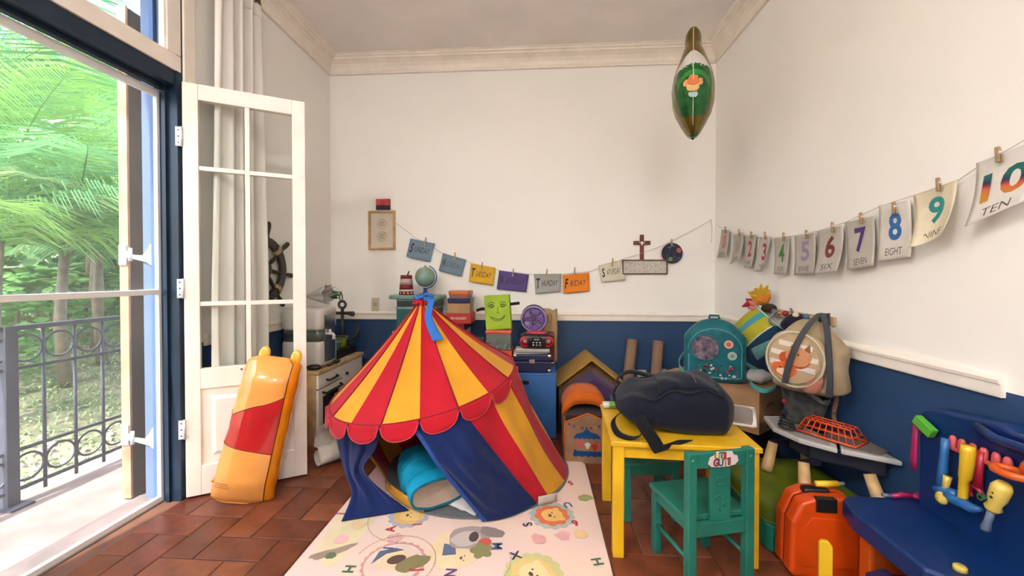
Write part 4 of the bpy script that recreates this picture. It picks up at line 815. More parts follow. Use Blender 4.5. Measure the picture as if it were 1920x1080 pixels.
# house shaped fabric boxes
def house(name, label, x0, x1, y0, y1, wh, pk, mb, mr, band=.035, th=.012):
    r = thing(name, label, 'toy box', ((x0+x1)/2, (y0+y1)/2, 0)); xm = (x0+x1)/2
    Fy = frame((0, 0, 0), (1, 0, 0), (0, 0, 1), (0, -1, 0))
    obj(G().prism([(x0, 0), (x1, 0), (x1, wh), (xm, pk-.004), (x0, wh)], -(y0+.008), -y0, Fy), 'front_panel', mb, r, world=True)
    obj(G().prism([(x0, 0), (x1, 0), (x1, wh), (xm, pk-.004), (x0, wh)], -y1, -(y1-.008), Fy), 'back_panel', mb, r, world=True)
    for a, b in ((x0, x0+.008), (x1-.008, x1)): obj(G().box(a, b, y0+.008, y1-.008, 0, wh), 'side_panel', mb, r, world=True)
    return r
M_jute = mat('jute_fabric', (164, 124, 92), .95, bump=.4, bs=160, var=.1); M_mus = cloth('mustard_felt', (196, 148, 40)); M_plum = cloth('plum_felt', (80, 56, 104)); M_orf = cloth('orange_felt', (222, 106, 22))
def roof(r, x0, x1, y0, y1, wh, pk, m, ov=.012, th=.01):
    xm = (x0+x1)/2
    for s in (-1, 1):
        xe = (x0 if s < 0 else x1) + s*ov; ze = wh-ov*(pk-wh)/(xm-x0)
        obj(G().add([(xm, y0, pk), (xe, y0, ze), (xe, y1, ze), (xm, y1, pk), (xm, y0, pk+th), (xe, y0, ze+th), (xe, y1, ze+th), (xm, y1, pk+th)], [(0,1,2,3),(7,6,5,4),(0,4,5,1),(1,5,6,2),(2,6,7,3),(3,7,4,0)]), 'roof_flap', m, r, world=True)
h3 = house('house_box', 'largest house shaped box with a mustard felt roof by the wall', .165, .655, 3.24, 3.54, .355, .545, M_jute, M_mus); roof(h3, .165, .655, 3.12, 3.555, .355, .545, M_mus, .02, .012)
h2 = house('house_box', 'middle house shaped box with a plum felt roof', .19, .62, 2.935, 3.11, .32, .47, M_jute, M_plum); roof(h2, .19, .62, 2.925, 3.115, .32, .47, M_plum, .012)
obj(G().prism([(.20, .30), (.61, .30), (.61, .318), (.405, .462), (.20, .318)], -2.934, -2.93, frame((0, 0, 0), (1, 0, 0), (0, 0, 1), (0, -1, 0))), 'gable_felt', M_plum, h2, world=True)
h1 = house('house_box', 'front house shaped box with an orange roof and a carousel picture', .168, .462, 2.592, 2.90, .262, .322, M_jute, M_orf)
def arch(u, v):
    x = .16+.31*u; z = .315+.105*(1-abs(2*u-1)**3.2)
    return (x, 2.70+.215*v, z+.012*v)
obj(G().sheet(arch, 24, 4, .01), 'roof_flap', M_orf, h1, world=True); obj(G().sheet(lambda u, v: V(arch(u, 0)) - V((0, .004-.0*v, .07*v*(1 if .04 < u < .96 else .7))), 24, 2, .006), 'roof_valance', M_orf, h1, world=True)
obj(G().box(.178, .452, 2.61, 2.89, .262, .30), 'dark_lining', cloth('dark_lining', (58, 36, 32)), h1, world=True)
obj(G().tube([(.168, 2.59, 0.01), (.168, 2.59, .262), (.315, 2.59, .320), (.462, 2.59, .262), (.462, 2.59, .01)], .005, 6), 'edge_binding', M_orf, h1, world=True)
Fh = frame((0, 2.5918, 0), (1, 0, 0), (0, 0, 1), (0, -1, 0)); M_cb = cloth('carousel_blue', (26, 78, 138)); M_pk = cloth('carousel_pink', (206, 100, 96))
obj(G().prism([(.225, .165), (.245, .19), (.285, .20), (.31, .225), (.335, .20), (.375, .19), (.40, .165), (.385, .158), (.37, .164), (.355, .157), (.34, .164), (.325, .157), (.31, .164), (.295, .157), (.28, .164), (.265, .157), (.25, .164), (.238, .157)], 0, .002, Fh), 'carousel_canopy', M_cb, h1, world=True)
obj(G().prism([(.222, .05), (.232, .095), (.25, .08), (.40, .078), (.408, .09), (.412, .052), (.395, .045), (.38, .05), (.36, .043), (.34, .05), (.32, .043), (.30, .05), (.28, .043), (.26, .05), (.24, .043)], 0, .002, Fh), 'carousel_base', M_cb, h1, world=True)
for x, y, m, s in ((.265, .125, M_pk, 1), (.315, .115, M_bwh, .8), (.36, .105, M_redb, .9), (.39, .12, M_pk, .7)): obj(G().prism([(x+(.02*cos(t)*(1+.3*sin(3*t)))*s, y+.026*sin(t)*s) for t in [2*pi*k/16 for k in range(16)]], 0, .0018, Fh), 'carousel_figure', m, h1, world=True)
for k in range(9): x = .20+.027*k; y = .262-.03*sin(pi*(k+.5)/9); obj(G().prism([(x-.009, y), (x+.009, y), (x, y-.02)], 0, .0018, Fh), 'bunting_flag', [M_cb, M_mar, M_tan, M_cb][k % 4], h1, world=True)

# cardboard tubes leaning at the wall, sockets
M_tube = mat('tube_card', (158, 124, 100), .85, bump=.2, bs=90)
for nm, top, bot, lab in ((0, V((.81, 3.55, .645)), V((.715, 3.42, .0)), 'cardboard tube leaning on the navy wall, the one nearer the house boxes'), (1, V((1.03, 3.55, .636)), V((.95, 3.42, .0)), 'cardboard tube leaning on the navy wall, the one nearer the teal backpack')):
    r = thing('cardboard_tube', lab, 'tube', bot, 0, 'cardboard tubes'); d = (top-bot).normalized(); g = G(); n = 24; q = d.cross(V((0, 1, 0))).normalized(); p = q.cross(d); Lt = (top-bot).length
    vs_ = [b + (q*cos(2*pi*k/n)+p*sin(2*pi*k/n))*a for a, b in ((.044, d*.045), (.044, d*Lt), (.039, d*Lt), (.039, d*.05)) for k in range(n)]
    g.add(vs_, [(i*n+k, i*n+(k+1) % n, (i+1)*n+(k+1) % n, (i+1)*n+k) for i in range(3) for k in range(n)], True); obj(g, 'tube', M_tube, r); obj(G().tube([d*.04, d*.10], .0465, 24), 'end_cap', M_black, r)
M_plate = plastic('outlet_plate', (222, 208, 182))
def outlet(p, label, wd=.075, hh=.115, X=None):
    r = thing('wall_outlet', label, 'outlet', p)
    obj(G().box(-wd/2, wd/2, -.008, 0, 0, hh), 'plate', M_plate, r, bev=.003); Fo = frame((0, -.0082, hh/2), (1, 0, 0), (0, 0, 1), (0, -1, 0))
    obj(G().prism([(.02*cos(t), .02*sin(t)) for t in [2*pi*k/20 for k in range(20)]], 0, .002, Fo), 'socket', plastic('socket_ring', (200, 188, 164)), r)
    for dx, dz in ((-.008, .004), (.008, .004), (0, -.008)): obj(G().lathe([(0, .002), (.003, .002), (.003, .0026), (0, .0026)], 8, Fo @ T(dx, dz, 0)), 'socket_hole', M_black, r)
    for dz in (-.048, .048): obj(G().lathe([(0, 0), (.003, 0), (.003, .001), (0, .001)], 8, Fo @ T(0, dz, 0)), 'screw', M_galv, r)
outlet(aY(1203, 718, 3.599), 'cream outlet on the navy wall between the two cardboard tubes'); outlet(aY(1240, 716, 3.599), 'cream outlet on the navy wall behind the second cardboard tube'); outlet(aY(704, 583, 3.599), 'cream outlet on the cream wall above the chair rail', .07, .12)
# ================================================================ ON THE WALLS
WB = lambda x, y, d=.012: aY(x, y, YB-d)
WR = lambda x, y, d=.012: aX(x, y, XR-d)
M_pin = wood('clothespin_wood', (186, 156, 116), vs=30)
M_twine = wood('white_string', (226, 214, 196), vs=50)
M_ink = mat('pen_ink', (34, 32, 36), .6, var=0)
def bil(q, u, v): return (q[0].lerp(q[1], u)).lerp(q[3].lerp(q[2], u), v)
def card(name, label, group, quad, n, col, bend, parts, curl=0, cat='card'):
    """paper sheet held at its top edge; bend lifts the foot off the wall; parts = printed lettering that follows the sheet"""
    base = bil(quad, .5, 1); r = thing(name, label, cat, base, 0, group)
    def P(u, v, o=0): return bil(quad, u, v) + n*(bend*v*v + curl*(u-.5)**2*v*2 + .004 + o)
    obj(G().sheet(lambda u, v: P(u, v), 10, 12, .0012), 'sheet', mat('paper_%d_%d_%d' % col, col, .75, var=.03, vs=20), r, world=True)
    fixed = r
    for nm, s, u0, v0, w_, h_, m, sh, bold in parts:
        g = fit(text_g(s, 1, 0, sh, bold), w_, h_); g.warp(lambda p: P(u0+p.x, v0-p.y, .0015)); obj(g, nm, m, r, world=True)
    return r
def pin(p, n, label, tilt=0, L=.06):
    r = thing('clothespin', label, 'clothespin', p, 0, 'wooden clothespins on the strings'); s = n.cross(V((0, 0, 1))).normalized()
    M = frame((0, 0, 0), s, n, (0, 0, 1)) @ R(tilt, 'Y')
    for a, b in ((.001, .0055), (-.0055, -.001)): obj(G().box(-.0055, .0055, a+.008, b+.008, -L*.5, L*.5, M @ R(4 if a > 0 else -4, 'X')), 'prong', M_pin, r)
    obj(G().tube([M @ V((-.007, .008, .006)), M @ V((.007, .008, .006))], .0045, 8), 'spring', M_galv, r)
nb, nr = V((0, -1, 0)), V((-1, 0, 0))
days = [('SUNDAY', 'blue-grey', [(769.8, 447), (815.6, 456.7), (806.9, 491), (763, 481)], (128, 152, 170), (798, 453)), ('MONDAY', 'blue-grey', [(830.4, 475), (874.4, 486.9), (866, 518.7), (823.5, 506.9)], (124, 146, 164), (853, 481)),
        ('TUESDAY', 'yellow', [(883.3, 494.2), (929, 501.7), (925, 534.8), (879.6, 527.4)], (240, 184, 32), (904, 499)), ('WEDNESDAY', 'purple', [(936, 507), (991.6, 515), (987, 547), (931.8, 541.6)], (96, 72, 138), (962, 511)),
        ('THURDAY', 'grey', [(1001.5, 513.9), (1052.3, 513.2), (1050.7, 546.4), (1004.2, 550.4)], (176, 176, 170), (1025, 512)), ('FRIDAY', 'orange', [(1054.6, 515.5), (1104.4, 511.4), (1105, 545.3), (1056.3, 550.4)], (250, 142, 22), (1077, 509)),
        ('SATURDAY', 'cream', [(1122, 497.8), (1164.7, 487.4), (1172.5, 524.3), (1128.4, 528.9)], (232, 224, 198), (1148, 492))]
for s, cn, q, c, pp in days:
    quad = [WB(x, y) for x, y in q]; faint = mat('pencil_grey', (86, 96, 106), .7, var=0) if s == 'MONDAY' else M_ink
    card('day_card', '%s paper card reading %s on the string' % (cn, s), 'day of the week cards', quad, nb, c, .015, [('initial', s[0], .14, .48, .15, .52, faint, .25, .03), ('lettering', s[1:], .58, .5, .62, .30, faint, .25, 0)])
    pin(WB(pp[0], pp[1], .022), nb, 'small wooden clothespin holding the %s card' % s, -6, .07)
obj(G().tube([WB(x, y, .014) for x, y in ((742, 418), (760, 431), (780, 447), (830, 474), (884, 493), (936, 507), (1000, 514.5), (1054, 514), (1105, 509), (1165, 487), (1205, 474), (1240, 461), (1290, 436), (1331, 413))] + [WB(1333, 411, .004), WB(1335, 430, .006), WB(1334, 455, .008)], .0018, 5), 'string', M_twine, label='thin white string across the back wall carrying the day cards', cat='string')
nums = [('0', 'ZERO', [(1354, 430.7), (1368.5, 432), (1366.7, 482.4), (1349.9, 483)], (1362, 431), (226, 96, 70), (200, 194, 186), 'orange-red'), ('1', 'ONE', [(1376, 440), (1395, 436), (1398.6, 489.7), (1381.8, 495.7)], (1388, 436), (176, 168, 150), (198, 192, 182), 'pale grey'),
        ('2', 'TWO', [(1399, 441.5), (1419, 440), (1415.7, 500.5), (1401, 502)], (1411, 441), (196, 30, 50), (200, 194, 184), 'bright red'), ('3', 'THREE', [(1426.3, 446), (1447, 444), (1442, 509), (1427, 509.5)], (1437, 442), (170, 26, 56), (200, 194, 184), 'crimson'),
        ('4', 'FOUR', [(1452.8, 447), (1481, 445), (1481.6, 514), (1458.8, 514)], (1472, 444), (60, 138, 62), (198, 190, 178), 'green'), ('5', 'FIVE', [(1491, 443), (1530, 436), (1535, 513), (1497, 516)], (1515, 440), (160, 140, 172), (198, 190, 180), 'lavender'),
        ('6', 'SIX', [(1534, 434), (1582.5, 422.4), (1590.6, 508), (1545.4, 514.5)], (1564, 426), (122, 32, 20), (200, 192, 182), 'brown-red'), ('7', 'SEVEN', [(1585.8, 417.6), (1640.6, 404.7), (1648.7, 498.3), (1598.7, 507.4)], (1618, 409), (70, 36, 122), (200, 192, 180), 'violet'),
        ('8', 'EIGHT', [(1650, 385), (1708.5, 375.6), (1719.8, 481.5), (1655, 490)], (1680, 390), (42, 112, 184), (236, 228, 218), 'blue'), ('9', 'NINE', [(1715, 367.5), (1797, 337), (1810, 437), (1745.6, 464.4)], (1764, 346), (24, 150, 144), (240, 226, 196), 'teal'),
        ('10', 'TEN', [(1833, 306), (1948, 262), (1955, 378), (1841, 425)], (1877, 290), None, (240, 232, 224), 'rainbow')]
for i, (d, wd, q, pp, c, pc, cn) in enumerate(nums):
    quad = [WR(x, y, .02) for x, y in q]
    m = mat('marker_%s' % d, c, .45, var=.05) if c else zramp('marker_rainbow', [(0, (206, 150, 40)), (.3, (224, 110, 60)), (.42, (150, 50, 90)), (.5, (30, 60, 90)), (.75, (28, 120, 110)), (1, (24, 84, 96))], .45, 2, .06, .165)
    dv, dh, wv = (.42, .46, .86) if i < 10 else (.48, .46, .88)
    parts = [('numeral', d, .52 if i < 10 else .55, dv, .40 if i < 10 else .80, .50 if i < 10 else .46, m, 0, .03), ('lettering', wd, .5, wv, .5 if i > 3 else .6, .13, mat('pencil_grey2', (96, 88, 84), .7, var=0), 0, 0)]
    card('number_card', 'paper card with a %s %s reading %s on the string' % (cn, d, wd), 'number cards', quad, nr, pc, .008+.03*(i in (1, 6, 9, 10)) + .012, parts, .05 if i in (3, 9) else .0)
    pin(WR(pp[0], pp[1], .034), nr, 'wooden clothespin holding the %s card' % wd, 8, .05)
obj(G().tube([WR(x, y, .024) for x, y in ((1344, 421), (1354, 430), (1376, 438), (1400, 442), (1430, 446), (1455, 446), (1490, 442), (1534, 433), (1585, 417), (1650, 387), (1715, 366), (1797, 338), (1835, 312), (1900, 275), (1990, 220))], .0018, 5), 'string', M_twine, label='thin white string along the side wall carrying the number cards', cat='string')
# picture frame, small painting
Fb = lambda p: frame(p, (1, 0, 0), (0, 0, 1), (0, -1, 0))
p = WB(717, 432, .0); r = thing('picture_frame', 'light wood picture frame with two circular line drawings', 'picture frame', (p.x, YB-.001, p.z-.175)); c = V((0, 0, .175)); w2, h2_ = .123, .176
for nm, bx in (('stile', (-w2, -w2+.018, -h2_, h2_)), ('stile', (w2-.018, w2, -h2_, h2_)), ('rail', (-w2+.018, w2-.018, -h2_, -h2_+.018)), ('rail', (-w2+.018, w2-.018, h2_-.018, h2_))): obj(G().box(bx[0], bx[1], bx[2], bx[3], 0, .026, Fb(c)), nm, M_wood, r, bev=.003)
obj(G().box(-w2+.018, w2-.018, -h2_+.018, h2_-.018, .001, .008, Fb(c)), 'paper', mat('ivory_paper', (238, 226, 206), .8, var=.02), r)
for s in (-1, 1):
    g = G()
    for k in range(9):
        a = 2*pi*k/9; q = .0 if k == 8 else .028; cx_, cy_ = q*cos(a)+.002*k*0, q*sin(a)+s*.056; g.tube([Fb(c) @ V((cx_+.02*cos(t), cy_+.02*sin(t), .0085)) for t in [2*pi*j/14 for j in range(14)]], .0009, 4, True)
    obj(g, 'line_drawing', mat('sepia_ink', (150, 128, 104), .7, var=0), r)
p = WB(719.5, 394, .0); r = thing('small_painting', 'tiny red sunset painting resting on the picture frame', 'painting', (p.x, YB-.002, p.z-.002+.004)); obj(G().box(-.064, .064, -.016, 0, .0, .096), 'canvas', M_mar, r)
obj(G().box(-.064, .064, -.017, -.016, .04, .096), 'sky_paint', mat('sunset_red', (214, 50, 62), .6, col2=(226, 96, 96), vs=20), r); obj(G().prism([(-.064, 0), (.064, 0), (.064, .04), (.03, .034), (-.01, .044), (-.04, .03), (-.064, .038)], .0165, .018, Fb((0, 0, 0))), 'hill_paint', mat('dusk_blue', (34, 30, 66), .6), r)
# cross, framed text, planet disc
p = WB(1203, 464, 0); r = thing('wall_cross', 'reddish wooden cross with a white dove on the back wall', 'cross', (p.x, YB-.001, p.z-.105)); M_cr = wood('red_mahogany', (120, 40, 26), rough=.3)
obj(G().box(-.017, .017, 0, .215, 0, .014, Fb((0, 0, 0))), 'upright', M_cr, r, bev=.002); obj(G().box(-.072, .072, .128, .162, .001, .0145, Fb((0, 0, 0))), 'crossbar', M_cr, r, bev=.002)
obj(G().prism([(0, .118), (.008, .135), (.03, .155), (.012, .148), (.006, .152), (.0, .16), (-.006, .152), (-.012, .148), (-.03, .155), (-.008, .135)], .0147, .018, Fb((0, 0, 0))), 'dove', mat('white_enamel', (244, 232, 222), .4), r)
p = WB(1208, 514, 0); r = thing('print_frame', 'long brown frame with a fine speckled print below the cross', 'picture frame', (p.x, YB-.001, p.z)); M_bf = wood('brown_frame', (112, 74, 50)); w2, hh = .192, .126
for nm, bx in (('stile', (-w2, -w2+.009, 0, hh)), ('stile', (w2-.009, w2, 0, hh)), ('rail', (-w2+.009, w2-.009, 0, .009)), ('rail', (-w2+.009, w2-.009, hh-.009, hh))): obj(G().box(bx[0], bx[1], bx[2], bx[3], 0, .024, Fb((0, 0, 0))), nm, M_bf, r)
obj(G().box(-w2+.009, w2-.009, .009, hh-.009, .001, .012, Fb((0, 0, 0))), 'print', mat('print_paper', (228, 220, 208), .8, var=.02), r)
g = G()
for k in range(240):
    x, y, a = random.uniform(-.172, .172), random.uniform(.018, .108), random.uniform(0, 180); g.prism([(-.004, -.0009), (.004, -.0009), (.004, .0009), (-.004, .0009)], .0121, .0126, Fb((0, 0, 0)) @ T(x, y, 0) @ R(a))
obj(g, 'printed_marks', mat('brown_ink', (92, 72, 62), .7, var=0), r, kind='stuff')
p = WB(1259.5, 475, .012); r = thing('planet_disc', 'round navy paper disc with painted planets on the string', 'paper disc', (p.x, YB-.02, p.z-.089)); cc = V((0, 0, .089))
obj(G().prism(disc(.089, 36), .0, .003, Fb(cc)), 'disc', mat('night_navy', (18, 24, 44), .6, col2=(26, 36, 66), vs=40), r)
for x, y, q, c in ((.055, .026, .021, (196, 110, 100)), (-.015, -.05, .020, (130, 160, 110)), (-.022, .05, .011, (110, 110, 150)), (.05, -.045, .016, (60, 80, 120)), (.015, .06, .008, (90, 120, 120))): obj(G().prism(disc(q, 18), .003, .0042, Fb(cc) @ T(x, y, 0)), 'planet', mat('planet_%d' % c[0], c, .6, var=.2, vs=60), r)
g = G()
for k in range(60): a, q = random.uniform(0, 6.28), .082*sqrt(random.random()); g.prism(disc(.0013, 6), .003, .0036, Fb(cc) @ T(q*cos(a), q*sin(a), 0))
obj(g, 'stars', mat('star_white', (220, 220, 230), .6, var=0), r, kind='stuff'); pin(WB(1259, 455, .03), nb, 'small wooden clothespin holding the planet disc', 0, .06)

# foil balloon near the ceiling
r = thing('foil_balloon', 'olive gold foil balloon with a green print floating near the ceiling', 'balloon', (.92, 2.5, 2.02))
BP = [(2.656, .012), (2.648, .030), (2.62, .044), (2.58, .045), (2.555, .045), (2.50, .066), (2.43, .092), (2.36, .112), (2.30, .118), (2.22, .114), (2.16, .098), (2.10, .07), (2.05, .042), (2.03, .025), (2.02, .008)]
def bprof(z):
    for (a, wa), (b, wb) in zip(BP, BP[1:]):
        if a >= z >= b: t = (a-z)/(a-b); return wa+(wb-wa)*t
    return .01
def bal(a, z, o=0):
    w_ = bprof(z)+o; wr_ = 1+.02*sin(a*14+z*30); dx = w_*math.copysign(abs(cos(a))**.9, cos(a)); dy = (w_*1.6+.02)*math.copysign(abs(sin(a))**1.15, sin(a)); c_, s_ = cos(rad(-20)), sin(rad(-20)); dx *= wr_; return V((.922+dx*c_-dy*s_, 2.5+dx*s_+dy*c_, z))
M_foil = mat('olive_foil', (128, 106, 34), .18, metal=.55, var=.12, vs=6)
zs = sorted([2.656-(.636)*k/44 for k in range(45)], reverse=True)
obj(G().sheet(lambda u, v: bal(u*2*pi, 2.656-.636*v), 48, 46), 'foil_body', M_foil, r, world=True)
zp = lambda y: aY(1300, y, 2.5-.15).z
def patch(zt, zb, half, nm, m, top=None, o=.0015):
    def f(u, v):
        a = (u-.5)*2; h = half*(1-.0*v); z1 = zt(a) if callable(zt) else zt; z0 = zb(a) if callable(zb) else zb; z = z1+(z0-z1)*v
        return bal(rad(-90+h*a), z, o)
    obj(G().sheet(f, 24, 10), nm, m, r, world=True)
M_fw = mat('foil_white', (232, 226, 222), .3, metal=.2, var=.05); M_fg = mat('foil_green', (24, 104, 44), .3, metal=.2, var=.15, vs=30); M_fg2 = mat('foil_light_green', (56, 150, 62), .3, metal=.2, var=.1)
patch(lambda a: 2.47-.10*abs(a)**1.5, 2.30, 52, 'white_print', M_fw, o=.0012); patch(lambda a: 2.365-.02*abs(a)+.014*abs(sin(a*22)), 2.12, 50, 'green_print', M_fg, o=.002); patch(lambda a: 2.335-.05*a*a, lambda a: 2.305-.06*a*a, 44, 'light_band', M_fg2, o=.0026)
for a, z, q, c in ((0, 2.275, .030, (222, 120, 60)), (-.22, 2.262, .022, (236, 156, 90)), (.22, 2.262, .022, (236, 156, 90)), (0, 2.243, .034, (240, 190, 120)), (.0, 2.205, .024, (190, 214, 210))):
    p = bal(rad(-90)+a, z, .003); obj(G().prism(blob(q, 18, .35, z*9), 0, .002, frame(p, (.94, -.34, 0), (0, .1, 1), (-.34, -.94, .1))), 'printed_flower', mat('foil_%d_%d' % (c[0], c[1]), c, .4, var=.1), r, world=True)
patch(2.185, 2.105, 40, 'lower_print', M_fg, o=.003)
obj(G().ell((.915, 2.475, 2.045), (.032, .03, .03), 14, 8), 'knot', M_fg, r, world=True); obj(G().tube([bal(rad(-90), z, .003) for z in zs[2:-3]], .0022, 5), 'front_seam', M_fw, r, world=True)
obj(G().tube([(.905, 2.46, 2.04), (.89, 2.45, 2.03), (.884, 2.45, 2.022)], [.006, .005, .007], 6), 'inflation_tab', M_foil, r, world=True)

# ================================================================ TABLE AND CHAIRS
M_ytab = wood('yellow_paint', (240, 186, 30), rough=.42, var=.07, vs=7, bump=.05); M_teal = wood('teal_paint', (34, 122, 104), rough=.45, var=.1, vs=8, bump=.05)
TC, TR_ = V((.622, 1.955, 0)), -3.2
r = thing('kids_table', 'yellow wooden kids table with a backpack on it', 'table', TC, TR_)
obj(G().box(-.30, .30, -.25, .25, .478, .5), 'table_top', M_ytab, r, bev=.004)
for sx in (-1, 1):
    for sy in (-1, 1): x, y = sx*.268, sy*.218; obj(G().box(x-.023, x+.023, y-.023, y+.023, 0, .478), 'leg', M_ytab, r, bev=.003)
for y in (-.218, .218): obj(G().box(-.245, .245, y-.009, y+.009, .425, .478), 'apron', M_ytab, r)
for x in (-.268, .268): obj(G().box(x-.009, x+.009, -.195, .195, .425, .478), 'apron', M_ytab, r)
def chair(loc, rz, label, sticker=False):
    r = thing('kids_chair', label, 'chair', loc, rz, 'teal kids chairs')
    obj(G().prism([(-.135, -.12), (.135, -.12), (.14, .14), (-.14, .14)], .272, .292), 'seat', M_teal, r, bev=.004)
    for s in (-1, 1):
        obj(G().box(s*.122-.017, s*.122+.017, -.147, -.113, 0, .54), 'back_post', M_teal, r, bev=.003); obj(G().box(s*.118-.016, s*.118+.016, .098, .13, 0, .272), 'front_leg', M_teal, r, bev=.003)
        obj(G().tube([(s*.12, -.113, .125), (s*.12, .098, .125)], .009, 8), 'side_stretcher', M_teal, r); obj(G().box(s*.12-.008, s*.12+.008, -.113, .098, .232, .272), 'side_rail', M_teal, r)
    obj(G().box(-.105, .105, -.141, -.121, .478, .536), 'top_rail', M_teal, r, bev=.003); obj(G().box(-.105, .105, -.141, -.121, .22, .272), 'rear_rail', M_teal, r, bev=.002); obj(G().box(-.105, .105, .106, .122, .225, .272), 'front_rail', M_teal, r)
    sp = obj(G().box(-.042, .042, -.138, -.124, .272, .478), 'splat', M_teal, r, bev=.002)
    Fc = frame((0, -.1385, 0), (1, 0, 0), (0, 0, 1), (0, -1, 0))
    g = G(); g.tube([Fc @ V((.02*cos(t), .425+.016*sin(t)+.004*sin(3*t), .0005)) for t in [2*pi*k/16 for k in range(16)]], .0022, 4, True); g.tube([Fc @ V((-.028, .36, 0)), Fc @ V((-.01, .372, 0)), Fc @ V((.005, .36, 0)), Fc @ V((.028, .37, 0))], .0022, 4); g.tube([Fc @ V((-.01, .34, 0)), Fc @ V((-.012, .32, 0)), Fc @ V((.0, .31, 0))], .002, 4); g.tube([Fc @ V((.012, .342, 0)), Fc @ V((.016, .325, 0))], .002, 4); g.ell(Fc @ V((.02, .41, 0)), (.007, .002, .007), 8, 6); g.ell(Fc @ V((-.015, .435, 0)), (.006, .002, .006), 8, 6)
    obj(g, 'carved_relief', M_teal, sp)
    for s in (-1, 1): obj(G().lathe([(0, 0), (.008, 0), (.007, .002), (0, .003)], 12, Fc @ T(s*.122, .512, .008)), 'bolt_cover', M_teal, r)
    if sticker:
        st = obj(G().prism([(-.064, -.012), (-.05, -.024), (-.02, -.027), (.02, -.027), (.05, -.022), (.064, -.008), (.058, .012), (.045, .014), (.036, .03), (-.03, .032), (-.04, .018), (-.056, .012)], .003, .0045, Fc @ T(.005, .508, .002)), 'cloud_sticker', mat('sticker_white', (232, 214, 206), .5, var=.02), r)
        for k, (s, x, y, c) in enumerate([('U', -.026, .016, (220, 180, 60)), ('T', -.008, .018, (50, 130, 120)), ('I', .006, .016, (190, 60, 40)), ('G', -.032, -.009, (176, 36, 90)), ('U', -.011, -.01, (40, 120, 150)), ('T', .009, -.01, (220, 150, 60)), ('I', .024, -.008, (170, 60, 120))]):
            g = fit(text_g(s, 1, 0, 0, .02), .008 if s == 'I' else .018, .026 if y < 0 else .02); g2 = G().add(g.v, g.f); obj(g2.xf(Fc @ T(.005+x, .508+y, .0078)), 'sticker_letter', mat('sticker_ink_%d' % k, c, .5, var=0), st)
            gb = fit(text_g(s, 1, 0, 0, .05), .012 if s == 'I' else .022, .030 if y < 0 else .024); obj(gb.xf(Fc @ T(.005+x, .508+y, .0071)), 'letter_outline', M_ink, st)
chair((.655, 1.70, 0), 14, 'teal wooden kids chair with a cloud sticker in front of the table', True)
chair((.545, 2.125, 0), 184, 'teal wooden kids chair tucked in at the far side of the table')

# navy backpack lying on the table
r = thing('school_backpack', 'navy school backpack lying on the yellow table', 'backpack', (.625, 1.945, .501), -8)
M_nvb = cloth('navy_nylon', (16, 20, 38), bump=.2, bs=90); M_blkw = cloth('black_webbing', (14, 14, 18)); M_nvp = cloth('navy_piping', (10, 14, 30))
def bp(u, v):
    a = u*2*pi; e = lambda w, k: math.copysign(abs(w)**k, w)
    L_ = -.255+.51*v; prof = min(1, (v+.015)/.16)**.42*min(1, (1.015-v)/.12)**.45; ww = .175*prof*(.94+.06*sin(v*5)); hh = (.108*prof)*(.62+.45*min(1, v*1.7)*(1-.35*max(0, v-.62)))
    y = ww*e(cos(a), .6); z = hh*e(sin(a), .55)
    fold = .012*sin(v*15+y*22)*nz(L_*4, y*5, 3)*2.2 + .010*nz(L_*9, y*9, 1.5) + .005*sin(y*60+L_*30)*max(0, nz(L_*5, y*5, 8))
    tilt = .05*y*(1 if z > 0 else 0)
    return V((L_, y*(1+.04*nz(L_*9, z*9, 5)), max(.001, (z+fold+tilt if z > 0 else z*.9)+.095)))
g = G().sheet(bp, 72, 60); obj(g, 'main_bag', M_nvb, r)
def bp_off(u, v, o): p = bp(u, v); c = V((p.x, 0, .10)); return p + (p-c).normalized()*o
def pocket(u, v):
    uu, vv = .13+.22*u, .36+.5*v; f = (sin(pi*u)*sin(pi*v))**.35; return bp_off(uu, vv, .032*f)
obj(G().sheet(pocket, 24, 24), 'front_pocket', M_nvb, r)
for u0 in (.11, .375): obj(G().tube([bp_off(u0+.012*sin(k*.7), .22+.66*k/20, .006) for k in range(21)], .005, 6), 'zip_line', M_nvp, r)
obj(G().tube([bp_off(.13+.22*k/16, .36+.02*sin(pi*k/16), .012) for k in range(17)], .005, 6), 'pocket_zip', M_nvp, r)
obj(G().tube([bp_off(.16+.16*k/20, .66+.006*sin(k*2.6), .036) for k in range(21)], .0012, 4), 'stitched_script', mat('grey_thread', (128, 130, 138), .8, var=0), r)
def band(P, wdt, nm, m=M_blkw, side=V((0, 1, 0)), th=.004, par=None):
    P = [V(p) for p in P]; obj(G().sheet(lambda u, v: cat_(P, v) + side*(u-.5)*wdt, 3, 28, th), nm, m, par or r)
band([(-.22, -.11, .09), (-.27, -.15, .05), (-.255, -.20, .012), (-.20, -.235, .006), (-.155, -.24, .03), (-.15, -.19, .06)], .035, 'shoulder_strap', side=V((.6, .5, .3)))
band([(-.17, -.14, .09), (-.15, -.215, .06), (-.115, -.262, .02), (-.085, -.275, -.022), (-.05, -.262, .012), (.02, -.235, .01)], .055, 'shoulder_strap', side=V((.9, .1, .35)))
band([(-.20, .08, .14), (-.24, .14, .16), (-.17, .2, .19), (-.05, .19, .17), (.0, .13, .18)], .04, 'grab_handle', side=V((.2, .9, .3)))
obj(G().ell((-.2, .15, .08), (.07, .05, .06), 14, 8), 'strap_pad', M_blkw, r)
